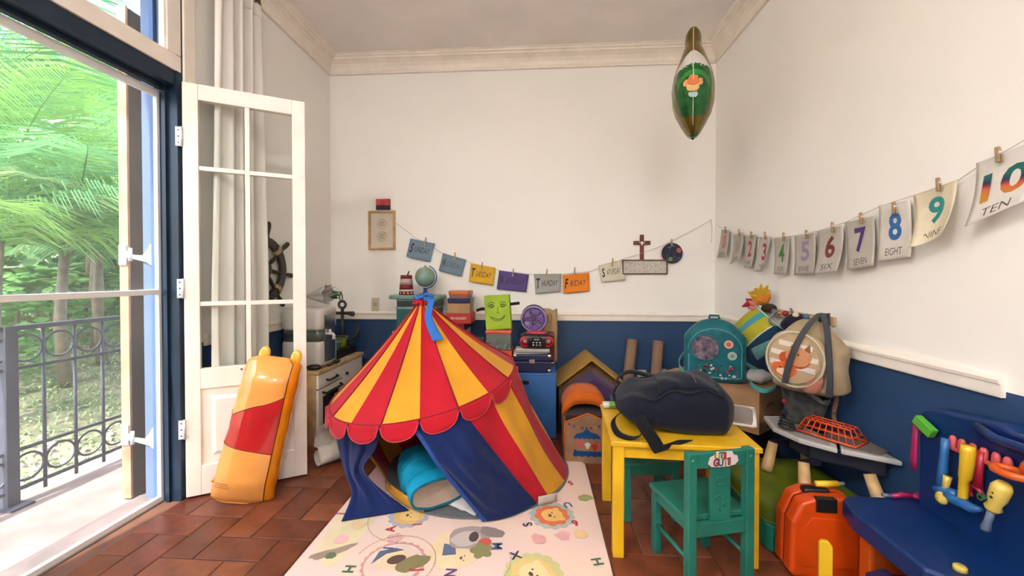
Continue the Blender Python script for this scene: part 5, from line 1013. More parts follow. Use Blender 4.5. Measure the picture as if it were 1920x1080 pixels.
# pencil case and clear pouch
r = thing('pencil_box', 'green pencil box at the table corner by the backpack', 'pencil box', (.405, 2.165, .501), -4); obj(G().ell((0, 0, .014), (.062, .026, .014), 24, 8, e=.4, e2=.5), 'case', plastic('lime_tin', (150, 190, 80)), r); obj(G().ell((-.045, -.005, .015), (.02, .0255, .0142), 14, 8, e=.5), 'white_end', plastic('tin_white', (222, 222, 214)), r); obj(G().box(-.03, .06, -.0265, -.0255, .011, .015), 'seam_line', plastic('tin_green_dark', (70, 120, 60)), r)
r = thing('zip_pouch', 'clear zip pouch with white edges between backpack and cardboard box', 'pouch', (.912, 2.02, .501), -26)
Mp = T(0, 0, .030) @ R(16, 'X') @ Matrix.Diagonal((1.15, 1.15, 1, 1)); M_pw = plastic('pouch_white', (232, 222, 210), rough=.45)
obj(G().ell((0, 0, 0), (.098, .062, .009), 28, 8, Mp, e=.3), 'clear_pocket', plastic('pouch_clear', (168, 160, 156), alpha=.6), r)
for a, b in (((-.10, -.066), (.10, -.066)), ((.10, -.066), (.10, .066)), ((.10, .066), (-.10, .066)), ((-.10, .066), (-.10, -.066))): obj(G().tube([Mp @ V((a[0], a[1], 0)), Mp @ V((b[0], b[1], 0))], .010, 8, flat=.6), 'edge', M_pw, r)
obj(G().box(-.05, .06, -.03, .03, -.006, .002, Mp), 'contents', mat('pouch_photo', (110, 130, 146), .6, col2=(150, 90, 80), vs=30), r)

# ================================================================ RIGHT CORNER
r = thing('storage_pouf', 'dark purple storage pouf under the cardboard box', 'pouf', (1.175, 2.725, 0), -50.3); obj(G().ell((0, 0, .1425), (.27, .135, .1425), 28, 14, e=.25, e2=.2), 'cushion', cloth('dark_purple', (48, 28, 52)), r); obj(G().tube([(.268*cos(t)**3*0+.262*math.copysign(abs(cos(t))**.25, cos(t)), .13*math.copysign(abs(sin(t))**.25, sin(t)), .255) for t in [2*pi*k/40 for k in range(40)]], .005, 5, True), 'lid_piping', cloth('dark_purple2', (66, 40, 70)), r)
M_cbx = mat('corrugated_card', (176, 132, 92), .85, var=.05, bump=.08, bs=60)
r = thing('cardboard_box', 'brown cardboard carton under the teal backpack', 'box', (1.18, 2.729, .286), -50.3)
obj(G().box(-.315, .315, -.162, .162, 0, .24), 'carton', M_cbx, r, bev=.003)
for s in (-1, 1): obj(G().box(-.317, .317, min(s*.163, s*.003), max(s*.163, s*.003), .2405, .2445), 'top_flap', M_cbx, r)
obj(G().box(-.316, .316, -.025, .025, .2447, .2453), 'packing_tape', mat('packing_tape', (196, 160, 116), .3), r)
for y, z, a, b in ((-.02, .155, .10, .02), (-.01, .085, .06, .014), (-.05, .05, .018, .06), (.0, .04, .03, .018)): obj(G().box(.3155, .3165, y-a/2, y+a/2, z-b/2, z+b/2), 'printed_mark', mat('box_ink', (112, 60, 46), .8, col2=(168, 124, 90), vs=60), r)
# teal clear-front backpack
r = thing('clear_backpack', 'teal kids backpack with a round clear window on the carton', 'backpack', (1.12, 2.655, .532), -20)
M_tb = cloth('teal_nylon', (30, 112, 122), rough=.5, col2=(18, 92, 104), vs=18); M_tbl = cloth('aqua_strap', (92, 196, 190), rough=.5)
def tbp(u, v, o=0):
    a = u*2*pi; e = lambda w, k: math.copysign(abs(w)**k, w); wv = min(1, (1.003-v)/.30)**.42*min(1, (v+.02)/.05)**.3; wd = .178*wv+o; dp = .082*min(1, (1.02-v)/.2)**.5*min(1, (v+.02)/.06)**.3+o
    return V((wd*e(cos(a), .62), dp*e(sin(a), .6), .39*v+.002))
obj(G().sheet(tbp, 44, 28), 'bag', M_tb, r)
fy = -.0835
def onf(x, z, o=0): 
    v = z/.39; dp = .082*min(1, (1.02-v)/.2)**.5; wv = .178*min(1, (1.003-v)/.30)**.42; k = min(1, abs(x)/max(wv, .02)); return V((x, -(dp*(1-k**3.2)**.31) - o if k < .999 else 0, z))
arc = [(-.155, .05)] + [(-.155, .05+.18*k/6) for k in range(1, 6)] + [(-.155*cos(t), .235+.10*sin(t)) for t in [rad(180-180) + pi*k/16 for k in range(1, 16)]] + [(.155, .235-.18*k/6) for k in range(1, 7)]
obj(G().tube([onf(-.15*cos(pi*k/30)*1.0, .20+.135*sin(pi*k/30), .003) for k in range(31)] + [onf(.148, .2-.02*k, .003) for k in range(1, 9)] + [onf(.148-.03*k, .035, .003) for k in range(1, 10)] + [onf(-.148, .05+.02*k, .003) for k in range(0, 7)], .004, 5), 'zip_piping', cloth('aqua_piping', (90, 160, 164)), r)
obj(G().sheet(lambda u, v: onf(-.055+.078*v*cos(2*pi*u), .215+.078*v*sin(2*pi*u), .004), 28, 4), 'clear_window', mat('window_content', (66, 62, 78), .12, col2=(150, 128, 136), vs=32), r)
obj(G().tube([onf(-.055+.08*cos(2*pi*k/32), .215+.08*sin(2*pi*k/32), .005) for k in range(32)], .004, 5, True), 'window_rim', M_tb, r)
for x, z, q, c, d in ((.075, .245, .026, (226, 172, 150), (206, 90, 80)), (.095, .175, .026, (176, 190, 172), (120, 150, 140))):
    b_ = obj(G().sheet(lambda u, v: onf(x+q*v*cos(2*pi*u), z+q*v*sin(2*pi*u), .006), 20, 3), 'badge', mat('badge_%d' % c[0], c, .4), r); obj(G().sheet(lambda u, v: onf(x+q*.5*v*cos(2*pi*u), z+q*.5*v*sin(2*pi*u), .0075), 14, 2), 'badge_centre', mat('badge_c%d' % d[0], d, .4), b_)
cols = [(30, 30, 34), (190, 190, 184), (150, 50, 70), (190, 160, 140), (40, 110, 90), (150, 150, 100)]
for k in range(34):
    x = random.uniform(-.10, .125); z = random.uniform(.03, .115) if x > -.04 else random.uniform(.07, .12); q = random.uniform(.005, .010); c = cols[k % 6]
    obj(G().sheet(lambda u, v: onf(x+q*v*cos(2*pi*u)*1.1, z+q*v*sin(2*pi*u), .0045+.0002*k), 10, 1), 'confetti_dot', mat('dot_%d' % c[0], c, .5, var=0), r)
def wband(P, wdt, side, nm='strap'): obj(G().sheet(lambda u, v: cat_(P, v) + side*(u-.5)*wdt, 3, 30, .004), nm, M_tbl, r, world=True)
wband([aZ(1285, 660, .62), aZ(1274, 676, .585), aZ(1278, 692, .552), aZ(1296, 703, .540), aZ(1322, 709, .538)], .034, V((.1, .5, .75)))
wband([aZ(1390, 672, .60), aZ(1397, 690, .57), aZ(1404, 712, .545), aZ(1420, 729, .540), aZ(1440, 733, .541), aZ(1455, 724, .545), aZ(1450, 710, .556), aZ(1425, 697, .575), aZ(1396, 680, .60)], .036, V((.35, .5, .6)))
obj(G().tube([(-.03, .02, .385), (-.025, .02, .41), (.025, .02, .41), (.03, .02, .385)], .008, 6), 'grab_loop', M_tb, r)
# peg rack on the wall
r = thing('coat_rack', 'wooden coat rack with coloured ball pegs on the side wall', 'coat rack', (1.508, 2.42, .93)); obj(G().box(1.502, 1.519, 2.165, 2.80, .94, .985), 'board', M_pine, r, world=True, bev=.003)
for k, (y, c) in enumerate(((2.19, (226, 122, 84)), (2.295, (60, 110, 150)), (2.386, (226, 206, 186)), (2.481, (150, 30, 50)), (2.6, (120, 90, 150)), (2.71, (226, 170, 60)))):
    s_ = obj(G().tube([(1.502, y, .965), (1.462, y, .972)], .006, 8), 'peg', M_pine, r, world=True); obj(G().ell((1.452, y, .975), (.017, .017, .017), 14, 10), 'ball', plastic('peg_ball_%d' % k, c, rough=.5), s_, world=True)
# striped bag
r = thing('striped_bag', 'yellow and turquoise striped cloth bag behind the teal backpack', 'bag', aY(1422, 668, 2.60)); Q = [aY(1418, 573, 2.66), aY(1472, 618, 2.47), aY(1402, 672, 2.62), aY(1372, 612, 2.78)]
nq = (Q[1]-Q[0]).cross(Q[3]-Q[0]).normalized(); nq = nq if nq.y < 0 else -nq
def sb(u, v, o=0): f = (max(0, sin(pi*min(1, max(0, u))))*max(0, sin(pi*(.06+.88*v))))**.5; return bil(Q, u, v) + nq*(.055*f+.006*sin(u*9+v*4)*f+o)
for a, b, nm, c in ((0, .28, 'mustard_stripe', (176, 172, 40)), (.28, .46, 'turquoise_stripe', (80, 160, 168)), (.46, .78, 'mustard_stripe', (182, 174, 44)), (.78, .81, 'white_stripe', (200, 214, 204)), (.81, 1, 'navy_stripe', (32, 62, 84))): obj(G().sheet(lambda u, v: sb(a+(b-a)*u, v), 8, 18), nm, cloth('stripe_%d' % c[0], c), r, world=True)
obj(G().sheet(lambda u, v: bil(Q, u, v) - nq*.05*(sin(pi*u)*sin(pi*v))**.5, 12, 12), 'back_panel', cloth('stripe_back', (54, 80, 92)), r, world=True)
obj(G().tube([sb(k/16, 0, .004) for k in range(17)], .006, 6), 'zip', cloth('mint_binding', (164, 196, 176)), r, world=True)
Q2 = [aY(1408, 655, 2.46), aY(1462, 630, 2.46), aY(1466, 650, 2.45), aY(1420, 676, 2.45)]
pk_ = obj(G().sheet(lambda u, v: bil(Q2, u, v)+nq*.03*(sin(pi*u)*sin(pi*v))**.5, 14, 10, .004), 'pocket', cloth('pocket_teal', (86, 132, 130)), r, world=True); obj(G().sheet(lambda u, v: bil(Q2, u, .4+.25*v)+nq*(.03*(sin(pi*u)*sin(pi*(.4+.25*v)))**.5+.003), 14, 3), 'pocket_stripe', cloth('pocket_rose', (176, 112, 100)), pk_, world=True)
# feathery puppet on top
r = thing('feather_puppet', 'orange and yellow feathery puppet on top of the striped bag', 'toy', aY(1428, 585, 2.66))
def tuft(nm, px, py, n, col, l, Y=2.66, up=0):
    g = G(); c = aY(px, py, Y)
    for k in range(n):
        a = rad(random.uniform(120, 215)) if up == 0 else rad(random.uniform(60, 180)); d = V((cos(a), random.uniform(-.5, .3), sin(a))).normalized()*l*random.uniform(.5, 1); g.tube([c, c+d*.5+V((0, 0, .01)), c+d], [.016, .02, .004], 6)
    obj(g, nm, cloth('tuft_%d_%d' % col[:2], col), r, world=True)
tuft('yellow_feathers', 1428, 566, 16, (206, 158, 36), .13, up=1); tuft('orange_feathers', 1434, 570, 12, (226, 136, 40), .10, up=1); tuft('pink_feathers', 1418, 578, 8, (214, 130, 116), .09); tuft('red_beak', 1412, 572, 5, (166, 40, 44), .07)
obj(G().ell(aY(1442, 578, 2.64), (.045, .035, .03), 14, 8, None), 'brown_body', cloth('puppet_brown', (64, 52, 30)), r, world=True)
g = G().tube([aY(1463+20*cos(t)+3*sin(2*t), 597+15*sin(t), 2.50) for t in [2*pi*k/20 for k in range(15)]], .006, 6); g.tube([aY(1480+8*cos(t), 600+22*sin(t), 2.46) for t in [rad(-80+k*16) for k in range(12)]], .006, 6); obj(g, 'cable_loop', plastic('grey_cable', (122, 126, 134)), label='loop of grey cable hanging from the coat rack', cat='cable')
g = G().ell(aY(1490, 607, 2.40), (.075, .05, .055), 18, 10); g.warp(lambda p: p + V((nz(p.x*18, p.y*18, p.z*18), nz(p.z*16, p.x*16, p.y*16), nz(p.y*17, p.z*17, p.x*17)))*.018); obj(g, 'dark_hat', cloth('dark_wool', (30, 26, 48)), label='dark woollen hat hanging between the coat pegs', cat='hat')
# fox backpack
r = thing('fox_backpack', 'beige backpack with a fox picture hanging from the coat rack', 'backpack', (1.335, 2.085, .63), -52); M_bg = cloth('beige_canvas', (186, 164, 130), col2=(166, 144, 112), vs=10)
def fb(u, v, o=0):
    a = u*2*pi; e = lambda w, k: math.copysign(abs(w)**k, w); wv = min(1, (1.01-v)/.42)**.5*(1-.05*v)*min(1, (v+.03)/.08)**.4; wd = .155*wv+o; dp = .098*min(1, (1.03-v)/.4)**.5*min(1, (v+.03)/.1)**.4+o; wob = 1+.05*nz(cos(a)*2.2, sin(a)*2.2, v*4)
    return V((wd*e(cos(a), .7)*wob, dp*e(sin(a), .7)*wob, .355*v))
obj(G().sheet(fb, 44, 26), 'bag', M_bg, r)
Mf = T(-.02, -.108, .165) @ R(90, 'X') @ R(-8)      # plane of the front pocket
pkt = obj(G().ell((0, 0, 0), (.125, .135, .022), 32, 10, Mf, e=.75), 'front_pocket', M_bg, r); obj(G().tube([Mf @ V((.122*cos(t), .132*sin(t), .012)) for t in [2*pi*k/40 for k in range(40)]], .006, 6, True), 'pocket_piping', cloth('cream_piping', (206, 190, 160)), pkt)
def onp(P, z, nm, c): obj(G().prism(P, 0, .002, Mf @ T(0, 0, z)), nm, cloth('print_%d_%d_%d' % c, c), pkt)
onp(disc(.108, 32, 1, 1.05), .021, 'striped_ground', (196, 166, 132))
for y in (-.03, .02, .07): 
    hw = .104*sqrt(max(.05, 1-(abs(y)+.012)**2/.0125)); onp([(-hw, y-.012), (hw, y-.012), (hw, y+.012), (-hw, y+.012)], .0232, 'white_stripe', (228, 216, 204))
onp(blob(.05, 20, .2, 4, 1.25, .85), .0245, 'rust_patch', (190, 84, 40)); 
fx = lambda P, dx, dy: [(x+dx, y+dy) for x, y in P]
onp(fx(blob(.048, 22, .12, 2, 1.1, .95), .02, .02), .0258, 'animal_head', (214, 150, 104)); onp(fx([(0, 0), (.022, .035), (.03, -.002)], -.022, .055), .0256, 'ear', (190, 96, 52)); onp(fx([(0, 0), (.022, .035), (.03, -.002)], .035, .055), .0256, 'ear', (150, 96, 66)); onp(fx(blob(.042, 20, .15, 3, 1.3, .85), -.03, -.055), .0265, 'fox_head', (222, 104, 50)); onp(fx(blob(.024, 16, .1, 3, 1.3, .7), -.03, -.068), .0278, 'fox_muzzle', (240, 206, 180))
for dx in (-.046, -.012): onp(fx(disc(.004, 8), dx, -.05), .0285, 'eye', (40, 26, 24))
onp(fx(disc(.004, 8), .02, .03), .0272, 'eye', (60, 36, 28))
M_gs = cloth('grey_strap', (72, 72, 78))
band([(.05, -.02, .385), (.03, -.10, .33), (-.0, -.145, .24), (-.03, -.15, .14), (-.05, -.14, .05)], .028, 'shoulder_strap', M_gs, V((1, 0, .15))); band([(.06, -.02, .385), (.10, -.09, .32), (.115, -.11, .2), (.12, -.11, .08), (.11, -.09, .01)], .026, 'shoulder_strap', M_gs, V((.9, .4, 0)))
obj(G().tube([(.04, .0, .33), (.045, .01, .385), (.07, .02, .385), (.075, .01, .33)], .008, 6), 'hang_loop', M_gs, r)
obj(G().ell((.04, -.105, .085), (.055, .022, .075), 16, 10), 'side_pocket', cloth('coral_mesh', (196, 124, 104)), r)
# hanging mesh bag, plush, beads
r = thing('mesh_bag', 'grey patterned drawstring bag hanging below the fox backpack', 'bag', (1.37, 2.185, .437), -50); M_gm = cloth('grey_camouflage', (86, 88, 84), col2=(52, 54, 54), vs=26)
obj(G().sheet(lambda u, v: V(((.075+.04*v)*cos(2*pi*u)*(1+.06*sin(7*2*pi*u)*v), (.045+.02*v)*sin(2*pi*u), .20*v - .05*cos(2*pi*u)*v + .012*sin(3*2*pi*u)*v)), 40, 12, .002), 'bag', M_gm, r); obj(G().ell((0, 0, .006), (.076, .046, .012), 20, 6), 'bottom', M_gm, r)
obj(G().sheet(lambda u, v: V(((.116)*cos(2*pi*u), .067*sin(2*pi*u), .178+.024*v - .05*cos(2*pi*u) + .012*sin(3*2*pi*u))), 40, 2, .002), 'rim_band', cloth('grey_speckle', (150, 150, 150), col2=(90, 92, 96), vs=80), r); obj(G().tube([(-.11, -.01, .2), (-.08, -.02, .215), (-.04, 0, .216)], .004, 6), 'drawstring', M_gs, r)
g = G().ell((1.355, 2.575, .575), (.075, .06, .042), 22, 12); g.warp(lambda p: p + V((nz(p.x*22, p.y*22, p.z*22), nz(p.z*20, p.x*20, p.y*20), abs(nz(p.y*21, p.z*21, p.x*21))))*.016); obj(g, 'plush_pillow', cloth('white_plush', (206, 198, 190), bump=.6, bs=120), label='white fluffy plush lying on the carton behind the teal strap', cat='plush')
for lab, px, py, c in (('red', 1473, 752, (170, 44, 56)), ('dark blue', 1473, 772, (36, 40, 66))): p = aY(px, py, 2.22); obj(G().ell(p, (.017, .017, .017), 14, 10).tube([p+V((0, 0, .015)), p+V((.012, .01, .06)), p+V((.02, .02, .12))], .003, 5), 'pompom', cloth('pompom_%d' % c[0], c), label='%s pompom dangling beside the grey drawstring bag' % lab, cat='pompom')
obj(G().sheet(lambda u, v: cat_([V((1.47, 2.14, .68)), V((1.475, 2.10, .60)), V((1.46, 2.09, .54)), V((1.475, 2.115, .50)), V((1.47, 2.10, .45))], v) + V((.3, -.6, .1))*(u-.5)*.03, 3, 20, .003), 'bag_strap', cloth('tan_strap', (142, 108, 84)), label='tan strap hanging below the beige backpack at the wall', cat='strap')
# olive chest and play tray table on it
r = thing('toy_chest', 'olive green rounded toy chest with a teal base under the play table', 'toy chest', (1.245, 2.06, 0)); M_ol = plastic('olive_plastic', (104, 124, 26), rough=.45, var=.1)
obj(G().prism(rrect(.995, 1.50, 1.80, 2.36, .04), .001, .115), 'base', plastic('teal_plastic', (24, 136, 116), rough=.45), r, world=True, bev=.006)
obj(G().ell((1.2475, 2.08, .115), (.252, .278, .085), 36, 14, e=.3, e2=.45), 'lid', M_ol, r, world=True); obj(G().tube([(1.2475+.256*math.copysign(abs(cos(t))**.3, cos(t)), 2.08+.281*math.copysign(abs(sin(t))**.3, sin(t)), .118) for t in [2*pi*k/60 for k in range(60)]], .006, 6, True), 'rim', M_ol, r, world=True)
r = thing('play_table', 'small white topped play table with wooden legs beside the wall', 'table', (1.36, 1.98, .2)); M_pw2 = plastic('grey_white_plastic', (200, 196, 192), rough=.5); M_dkn = plastic('dark_navy_plastic', (18, 22, 44), rough=.5)
for P in ([(1.235, 2.30), (1.185, 2.12), (1.225, 1.98), (1.325, 1.875), (1.385, 1.97), (1.33, 2.30)], [(1.335, 1.87), (1.505, 1.765), (1.512, 2.05), (1.395, 1.965)]):
    t_ = obj(G().prism(P, .408, .43), 'tray', M_pw2, r, world=True, bev=.006); c = V((sum(p[0] for p in P)/len(P), sum(p[1] for p in P)/len(P), 0)); obj(G().prism([(c.x+(p[0]-c.x)*.84, c.y+(p[1]-c.y)*.84) for p in P], .4302, .4312), 'tray_floor', plastic('tray_grey', (168, 164, 160), rough=.6), t_, world=True)
obj(G().prism([(1.34, 2.28), (1.265, 2.12), (1.28, 1.99), (1.38, 1.92), (1.49, 1.82), (1.50, 2.28)], .33, .408), 'storage_body', M_dkn, r, world=True, bev=.008)
for a, b in (((1.225, 1.945, .335), (1.20, 1.89, .197)), ((1.215, 2.17, .335), (1.17, 2.15, .197)), ((1.44, 1.85, .335), (1.465, 1.80, .185)), ((1.42, 2.24, .335), (1.45, 2.28, .185))): obj(G().tube([a, V(a).lerp(V(b), .9), b], [.022, .027, .024], 14), 'leg', M_pine, r, world=True)
for a in ((1.225, 1.945), (1.215, 2.17)): obj(G().box(a[0]-.012, a[0]+.07, a[1]-.012, a[1]+.012, .325, .345), 'leg_bracket', M_dkn, r, world=True)
r = thing('wire_basket', 'orange plastic wire basket upside down on the play table', 'basket', (1.38, 2.0, .432), -58); M_wo = plastic('orange_wire', (232, 84, 36))
A = [(-.12, -.06), (.12, -.06), (.12, .06), (-.12, .06)]; Bq = [(-.09, -.035), (.09, -.035), (.09, .035), (-.09, .035)]
obj(G().tube([(x, y, .006) for x, y in A], .0055, 6, True), 'rim', M_wo, r); obj(G().tube([(x, y, .068) for x, y in Bq], .004, 6, True), 'base_wire', M_wo, r); obj(G().tube([((A[k][0]+Bq[k][0])/2, (A[k][1]+Bq[k][1])/2, .037) for k in range(4)], .0032, 6, True), 'mid_wire', M_wo, r)
for k in range(9):
    f = k/8; x0, x1 = -.12+.24*f, -.09+.18*f
    obj(G().tube([(x0, -.06, .006), (x1, -.035, .068), (x1, .035, .068), (x0, .06, .006)], .0028, 5), 'rib', M_wo, r)
for y in (-1, 0, 1): obj(G().tube([(-.12, y*.06, .006), (-.09, y*.035, .068), (.09, y*.035, .068), (.12, y*.06, .006)], .0028, 5), 'rib', M_wo, r)
obj(G().prism(rrect(-.11, .12, -.08, .08, .03), 0, .0035, T(1.45, 1.95, .4316) @ R(-58)), 'felt_pad', cloth('taupe_felt', (128, 112, 100)), label='flat taupe felt pad lying under the orange wire basket', cat='pad')
bpy.data.objects['wire_basket'].location.z = .4355
g = G().tube([(1.24+.03*cos(t)*(1-.01*k), 2.10+.05*sin(t), .4365+.0008*k) for k, t in enumerate([2*pi*j/20 for j in range(50)])], .005, 5); obj(g, 'cable_coil', plastic('dark_cable', (40, 40, 44)), label='coiled dark cable on the white play table', cat='cable')

# orange tool case
r = thing('tool_case', 'orange toy tool case with a black handle between table and workbench', 'tool case', (1.15, 1.722, 0), -3); M_oc = plastic('orange_plastic', (222, 76, 14), var=.06)
prof_ = [(-.135, 0), (.135, 0), (.14, .02), (.14, .23), (.10, .305), (.06, .322), (-.05, .322), (-.105, .30), (-.14, .22), (-.145, .02)]
Fo_ = frame((0, 0, 0), (1, 0, 0), (0, 0, 1), (0, -1, 0))
obj(G().prism(prof_, .002, .068, Fo_), 'front_shell', M_oc, r, bev=.016, seg=4); obj(G().prism(prof_, -.064, -.002, Fo_), 'back_shell', M_oc, r, bev=.016, seg=4); obj(G().prism([(x*.96, z*.985+.002) for x, z in prof_], -.002, .002, Fo_), 'seam', plastic('orange_dark', (160, 44, 8)), r)
obj(G().ell((-.02, 0, .322), (.05, .022, .012), 18, 8, e=.4), 'handle', M_black, r); obj(G().box(-.055, .02, -.0745, -.05, .27, .325), 'latch', M_black, r, bev=.003); obj(G().prism([(-.1, .05), (.1, .05), (.1, .2), (.07, .245), (-.07, .245), (-.1, .2)], .067, .0715, Fo_), 'front_panel', M_oc, r, bev=.003)
# ---- toy workbench against the side wall
M_wb = plastic('royal_blue_plastic', (8, 48, 106), rough=.38, bump=.06, bs=240); M_ol2 = plastic('bench_orange', (226, 96, 28)); M_yl = plastic('toy_yellow', (238, 192, 40)); M_cy = plastic('toy_blue', (44, 110, 176)); M_pk2 = plastic('toy_pink', (222, 92, 96)); M_rd = plastic('toy_red', (176, 28, 56)); M_mg = plastic('toy_magenta', (176, 30, 92)); M_gn = plastic('toy_green', (96, 186, 62)); M_gy = plastic('toy_grey', (110, 124, 146)); M_yp = plastic('toy_pale_yellow', (230, 200, 96))
wb_ = thing('toy_workbench', 'blue toy workbench with an upright tool panel at the side wall', 'workbench', (1.33, 1.22, 0))
surf = [(1.20, 1.645), (1.46, 1.645), (1.46, .75), (1.10, .75), (1.10, .98), (1.155, 1.01), (1.155, 1.22), (1.125, 1.25), (1.135, 1.53), (1.165, 1.62)]
obj(G().prism(surf, .275, .345), 'work_surface', M_wb, wb_, world=True, bev=.010, seg=3)
obj(G().prism([(1.13, 1.0), (1.152, 1.02), (1.152, 1.21), (1.13, 1.23)], .285, .33), 'front_handle', M_wb, wb_, world=True, bev=.004)
Fp = frame((1.42, 0, 0), (0, -1, 0), (0, 0, 1), (-1, 0, 0))     # panel plane facing the room: x = -Y, y = Z
pan = [(-1.605, .33), (-.75, .33), (-.75, .745), (-1.0, .748), (-1.03, .735), (-1.31, .728), (-1.345, .742), (-1.40, .735), (-1.54, .722), (-1.585, .71), (-1.603, .68)]
pn = obj(G().prism(pan, -.075, 0, Fp), 'tool_panel', M_wb, wb_, world=True, bev=.012, seg=3)
obj(G().prism([(-1.395, .665), (-1.33, .645), (-1.03, .645), (-1.03, .725), (-1.31, .72), (-1.395, .728)], 0, .006, Fp), 'handle_recess', plastic('deep_blue', (10, 30, 92)), pn, world=True); obj(G().tube([Fp @ V((-1.39, .715, .012)), Fp @ V((-1.33, .70, .022)), Fp @ V((-1.06, .70, .022)), Fp @ V((-1.0, .72, .012))], .014, 8), 'panel_handle', M_wb, pn, world=True)
for y in (.80, 1.56): 
    obj(G().box(1.20, 1.43, y-.03, y+.03, .06, .275), 'side_leg', M_ol2, wb_, world=True, bev=.01); obj(G().box(1.16, 1.46, y-.035, y+.035, 0, .06), 'foot', M_ol2, wb_, world=True, bev=.01)
obj(G().box(1.18, 1.44, .83, 1.53, .11, .125), 'lower_tray', plastic('violet_plastic', (56, 34, 84)), wb_, world=True, bev=.004); obj(G().prism([(-1.53, .125), (-.84, .125), (-.84, .19), (-1.46, .19)], 0, .012, frame((1.192, 0, 0), (0, -1, 0), (0, 0, 1), (-1, 0, 0))), 'tray_lip', plastic('slate_blue', (44, 54, 110)), wb_, world=True)
rk = obj(G().box(1.398, 1.408, 1.02, 1.50, .607, .622), 'peg_rail', M_pk2, wb_, world=True, bev=.003)
pxs = [(1787, 818), (1804, 825), (1824, 830), (1845, 838), (1868, 846), (1890, 855)]
for px, py in pxs: p = aX(px, py, 1.402); obj(G().ell((1.402, p.y, .632), (.009, .012, .026), 12, 8, e=.8), 'peg', M_pk2, rk, world=True)
obj(G().lathe([(0, 0), (.016, 0), (.016, .012), (.012, .016), (0, .016)], 14, T(*aZ(1800, 1070, .346))), 'surface_knob', M_yp, wb_, world=True)
# tools hanging on the panel
PX = lambda x, y, d=1.392: aX(x, y, d)
def tool(name, label, px, py): p = PX(px, py); return thing(name, label, 'toy tool', p, 0, 'toy tools on the workbench panel')
def bar(r, nm, m, P, rr, d=1.392, n=10, flat=1): obj(G().tube([PX(x, y, d) for x, y in P], rr, n, flat=flat), nm, m, r, world=True)
r = tool('toy_hammer', 'toy hammer with a yellow handle and blue head on the tool panel', 1812, 955); bar(r, 'handle', M_yl, [(1815, 835), (1815, 845), (1813, 870), (1810, 895), (1808, 900), (1806, 930), (1805, 938)], [.017, .019, .018, .017, .013, .013, .012], 1.375); bar(r, 'head', M_cy, [(1776, 925), (1790, 938), (1806, 943), (1822, 953), (1840, 955)], [.014, .017, .019, .016, .007], 1.372)
r = tool('toy_mallet', 'toy blue mallet hanging beside the yellow hammer', 1768, 930); bar(r, 'handle', M_cy, [(1773, 822), (1771, 850), (1768, 885), (1765, 915)], [.011, .012, .014, .015], 1.385); bar(r, 'head', M_cy, [(1757, 917), (1770, 920), (1796, 928)], [.016, .018, .015], 1.383)
r = tool('toy_spanner', 'toy red spanner behind the hammer handle', 1835, 935); bar(r, 'shank', M_rd, [(1837, 845), (1835, 880), (1832, 912)], [.014, .013, .016], 1.395, flat=.6)
p = PX(1829, 925, 1.395); obj(G().tube([p + V((0, .018*cos(t), .022*sin(t))) for t in [rad(-50+k*22) for k in range(13)]], .008, 8), 'jaw', M_rd, r, world=True)
r = tool('toy_screwdriver', 'toy screwdriver with a pale yellow handle and grey shaft', 1848, 993); bar(r, 'handle', M_yp, [(1883, 908), (1878, 915), (1870, 935), (1866, 945), (1862, 952), (1860, 957)], [.017, .023, .021, .015, .02, .014], 1.34); bar(r, 'shaft', M_gy, [(1860, 955), (1852, 978), (1848, 990), (1846, 994)], [.009, .009, .012, .009], 1.338)
for k in range(3): p = PX(1866-3*k, 916+8*k, 1.322); obj(G().ell(p, (.004, .006, .005), 8, 6), 'grip_dot', M_black, r, world=True)
r = tool('toy_tool_ring', 'toy orange ring holder fixed on the tool panel', 1900, 890); p = PX(1895, 880, 1.375); obj(G().tube([p + V((-.02+.028*cos(t), -.02+.04*sin(t), .0)) for t in [2*pi*k/24 for k in range(24)]], .009, 8, True, flat=1.2), 'ring', M_ol2, r, world=True); obj(G().ell(p+V((.01, -.045, .014)), (.02, .03, .034), 14, 8), 'bracket', M_ol2, r, world=True)
r = tool('toy_ruler', 'toy magenta ruler hanging off the panel edge', 1715, 880); bar(r, 'blade', M_mg, [(1717, 798), (1715, 830), (1713, 860), (1714, 880)], [.012, .013, .013, .012], 1.405, flat=.5)
r = tool('toy_block', 'toy green block wedged at the panel corner', 1735, 815); p = PX(1734, 799, 1.396); obj(G().box(-.012, .012, -.036, .036, -.017, .017, T(*p) @ R(28, 'X')), 'block', M_gn, r, world=True, bev=.002); obj(G().box(-.011, .013, -.037, .037, -.020, -.0172, T(*p) @ R(28, 'X')), 'underside', M_mar, r, world=True)
r = tool('toy_bolt', 'toy pale yellow bolt with a round head beside the mallet', 1768, 945); p = PX(1768, 934, 1.37); obj(G().lathe([(0, 0), (.02, 0), (.021, .006), (.016, .012), (0, .012)], 18, frame(p, (0, -.9, .4), (0, .4, .9), (-1, 0, 0))), 'head', M_yp, r, world=True); bar(r, 'stem', M_yp, [(1768, 932), (1775, 905), (1777, 893)], [.007, .010, .012], 1.378)
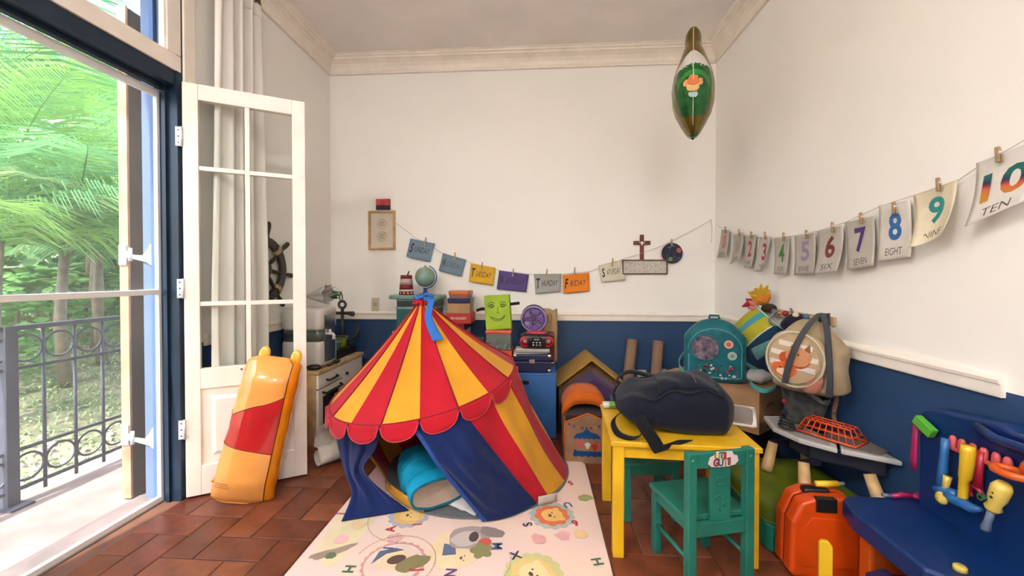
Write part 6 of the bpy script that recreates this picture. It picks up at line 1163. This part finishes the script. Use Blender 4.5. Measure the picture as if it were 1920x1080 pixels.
r = thing('toy_nut', 'toy green nut under the red spanner', 'toy tool', PX(1842, 940, 1.38)); p = PX(1841, 932, 1.38); obj(G().prism(disc(.011, 6), -.006, .006, frame(p, (0, 1, 0), (0, 0, 1), (1, 0, 0))), 'nut', plastic('toy_dark_green', (60, 130, 70)), r, world=True); obj(G().prism(disc(.005, 10), -.0065, .0065, frame(p, (0, 1, 0), (0, 0, 1), (1, 0, 0))), 'bore', M_black, r, world=True)
# things around the bench
r = thing('toy_plank', 'yellow toy plank standing in front of the workbench', 'plank', (1.005, 1.475, 0)); obj(G().prism([(-.020, 0), (.020, 0), (.020, .255), (.008, .272), (-.012, .272), (-.020, .262)], -.008, .008, frame((0, 0, 0), (.95, -.3, 0), (0, 0, 1), (-.3, -.95, 0))), 'board', M_yl, r, bev=.003); obj(G().box(-.03, .03, -.03, .03, 0, .012), 'foot', M_yl, r, bev=.003)
r = thing('toy_brush', 'toy tool with a yellow ribbed handle and blue shaft lying in the tray', 'toy tool', aZ(1650, 1065, .20)); P = [aX(1618, 1046, 1.17), aX(1652, 1066, 1.17), aX(1690, 1088, 1.17)]
r.location = (P[1].x, P[1].y, .126); RM[r] = T(*r.location)
P = [V((1.235, 1.42, .145)), V((1.225, 1.34, .150)), V((1.22, 1.23, .150))]
obj(G().tube([P[0], P[1]], .020, 8), 'handle', M_yl, r, world=True); obj(G().tube([P[1], P[2]], .017, 8), 'shaft', M_cy, r, world=True)
for k in range(4): a = 2*pi*k/4; obj(G().tube([P[0]+V((.019*cos(a), 0, .019*sin(a))), P[1]+V((.019*cos(a), 0, .019*sin(a)))], .003, 5), 'rib', M_yp, r, world=True)
r = thing('toy_drill', 'yellow toy drill bit holder lying on top of the orange tool case', 'toy tool', (1.19, 1.72, .3355)); obj(G().tube([(-.06, 0, .014), (-.02, 0, .014), (.03, .004, .014)], [.011, .013, .012], 10), 'grip', M_yl, r); obj(G().tube([(.03, .004, .014), (.055, .006, .014)], .008, 8), 'chuck', M_gy, r)
r = thing('toy_clamp', 'magenta toy clamp lying on the far corner of the workbench', 'toy tool', (1.40, 1.63, .346)); obj(G().tube([(-.05, 0, .01), (0, .008, .012), (.035, 0, .012)], [.009, .01, .009], 8), 'bar', M_mg, r); obj(G().ell((.04, -.005, .014), (.018, .014, .013), 12, 8), 'jaw', M_mg, r); obj(G().tube([(-.05, 0, .01), (-.08, .006, .01)], .007, 8), 'screw', M_gy, r)
